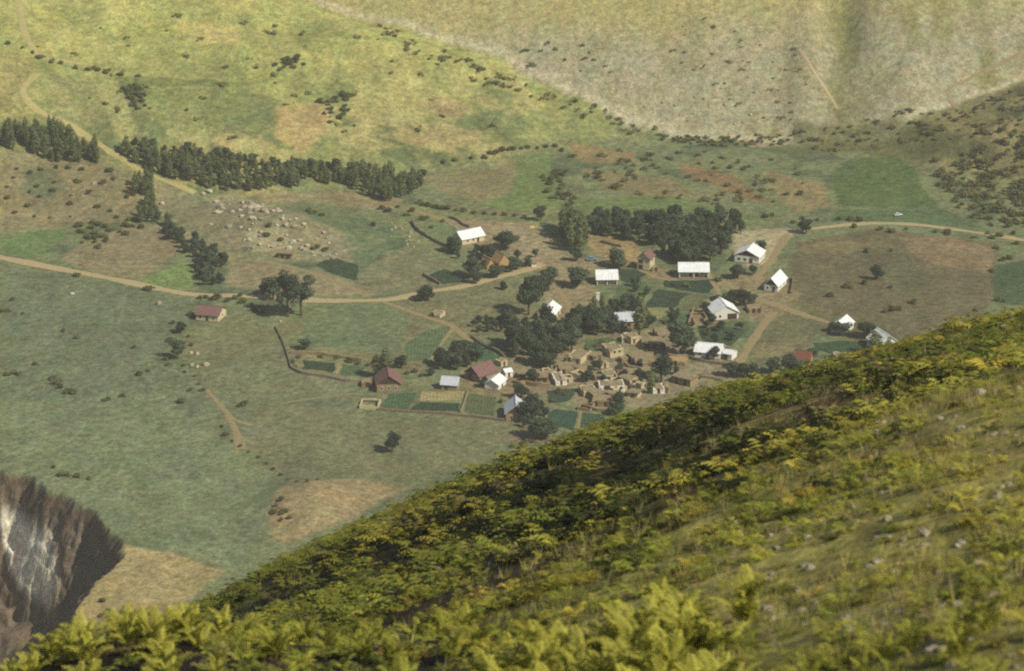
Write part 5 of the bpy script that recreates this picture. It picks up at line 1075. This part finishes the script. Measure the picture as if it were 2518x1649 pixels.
tag(stamp(TS, np.stack([x_, y_, hillz(x_, y_) - .02], -1), fr.uniform(.25, .5, len(x_)), gcol, fr, 'dry_grass', M['grass']), 'pale dry stalks standing among the bracken', 'grass', kind='stuff')

# the big ferns along the foot of the picture, each a plant of its own
M['frond_a'] = mat('yellow_frond', S(184, 180, 80), var=(0.8, 1.2), scale=2, rnd=0.18, transl=0.4, rough=.7)
M['frond_b'] = mat('green_frond', S(166, 166, 70), var=(0.8, 1.2), scale=2, rnd=0.18, transl=0.4, rough=.7)
FR = {}
for q in ('a', 'b'):
    FR[q] = []
    for _ in range(5):
        v, f = frond(24, False, fr, .5, .22); FR[q].append(me_of(mesh_obj('frond', v, f, M['frond_' + q])))
def big_fern(x0, y0, s, q, label, group):
    z = float(hillz(np.array([x0]), np.array([y0]))[0]); r = tag(empty('fern_plant', (x0, y0, z - .03), random.uniform(0, 6.28)), label, 'fern', group)
    n = random.randint(8, 11)
    for j in range(n):
        o = bpy.data.objects.new('frond', random.choice(FR[q])); col.objects.link(o); o.parent = r
        k = s * random.uniform(.75, 1.1); o.scale = (k, k, k * random.uniform(.9, 1.25)); o.rotation_euler = (random.uniform(-.2, .2), random.uniform(-.8, -.1), 6.283 * j / n + random.uniform(-.3, .3))
def fern_patch(pts, s, q, label, group):
    for (px, py, yy) in pts:
        d = rays([px], [py])[0]; big_fern(d[0] / d[1] * yy + random.uniform(-.3, .3), yy + random.uniform(-1, 1), random.uniform(*s), q, label, group)
fern_patch([(px + random.uniform(-30, 30), 1640, yy) for px in range(1190, 1790, 32) for yy in (29, 31.5, 34, 37)], (.6, .9), 'a', 'large yellow green fern in the bright clump at the foot of the slope', 'ferns of the bright clump')
fern_patch([(px + random.uniform(-30, 30), 1640, yy) for px in range(-10, 520, 30) for yy in (34, 36.5, 39, 41.5, 44)], (.45, .72), 'a', 'yellow green fern in the patch beside the eroded gully', 'ferns beside the gully')
fern_patch([(px + random.uniform(-40, 40), 1645, yy) for px in range(1850, 2540, 60) for yy in (26, 29)], (.35, .55), 'b', 'soft green fern at the stony foot of the slope', 'ferns at the stony foot')
fern_patch([(px + random.uniform(-40, 40), 1645, yy) for px in range(620, 1200, 90) for yy in (38, 42, 46)], (.45, .68), 'b', 'green fern between the bright clump and the gully', 'ferns between clump and gully')
M['rock_dark'] = mat('dark_slab_rock', S(92, 76, 60), var=(0.6, 1.3), scale=2, scale2=7, bump=0.08)
# stones of the near slope
def near_rocks(poly, n, s, label, group, seed):
    r = np.random.default_rng(seed); poly = np.asarray(poly, float); k = 0
    while k < n:
        c = r.uniform(poly.min(0), poly.max(0))
        if poly_dist(poly, c[0:1], c[1:2])[0] < 0: continue
        p = NH([c[0]], [c[1]])[0]; rock(p, r.uniform(*s), label, group, 'stone', lambda a, b: hillz(np.array([a]), np.array([b]))[0] - .03); k += 1
near_rocks([(1950, 1180), (2518, 1100), (2518, 1649), (1900, 1600), (1800, 1480)], 150, (.035, .11), 'pale stone on the thinly grassed lower right of the near slope', 'stones of the lower right slope', 71)
near_rocks([(2050, 900), (2518, 790), (2518, 1100), (2100, 1080)], 60, (.04, .12), 'grey stone among the ferns below the right end of the crest', 'stones of the upper right slope', 72)
near_rocks([(1300, 1150), (1900, 1000), (1850, 1300), (1300, 1450)], 24, (.04, .10), 'stone half buried in the dark fern band', 'stones of the fern band', 73)
for px, py, s, lb in [(2012, 1016, .42, 'dark rock outcrop on the upper right of the near slope'), (1985, 1034, .3, 'smaller dark rock beside the dark outcrop'), (2496, 790, .4, 'grey rock crowning the right end of the crest'), (2475, 806, .3, 'grey rock just below the crest rock'), (1452, 1032, .16, 'white stone on the crest above the village plots')]:
    p = NH([px], [py])[0]; o = rock(p, s, lb, None, 'rock_outcrop', lambda a, b: hillz(np.array([a]), np.array([b]))[0] - .1)
    o.scale.z *= .8; o.data = o.data.copy(); o.data.materials.clear(); o.data.materials.append(M['rock_dark'] if 'dark' in lb else M['rock'])
# ---------------------------------------------------------------- the hazy air of the valley
hm = bpy.data.materials.new('haze'); hm.use_nodes = True; hn = hm.node_tree; hn.nodes.clear()
ho = hn.nodes.new('ShaderNodeOutputMaterial'); pv = hn.nodes.new('ShaderNodeVolumePrincipled')
pv.inputs['Color'].default_value = (0.98, 0.95, 0.82, 1); pv.inputs['Density'].default_value = 0.00012; pv.inputs['Anisotropy'].default_value = 0.0
hn.links.new(pv.outputs[0], ho.inputs['Volume'])
x0, x1, y0, y1, z0, z1 = -560, 560, -90, 1560, -70, 420
hv = [(a, b, c) for c in (z0, z1) for b in (y0, y1) for a in (x0, x1)]
haze = mesh_obj('haze', hv, [(0, 2, 3, 1), (4, 5, 7, 6), (0, 1, 5, 4), (2, 6, 7, 3), (0, 4, 6, 2), (1, 3, 7, 5)], hm)
tag(haze, kind='stuff'); haze.display_type = 'WIRE'
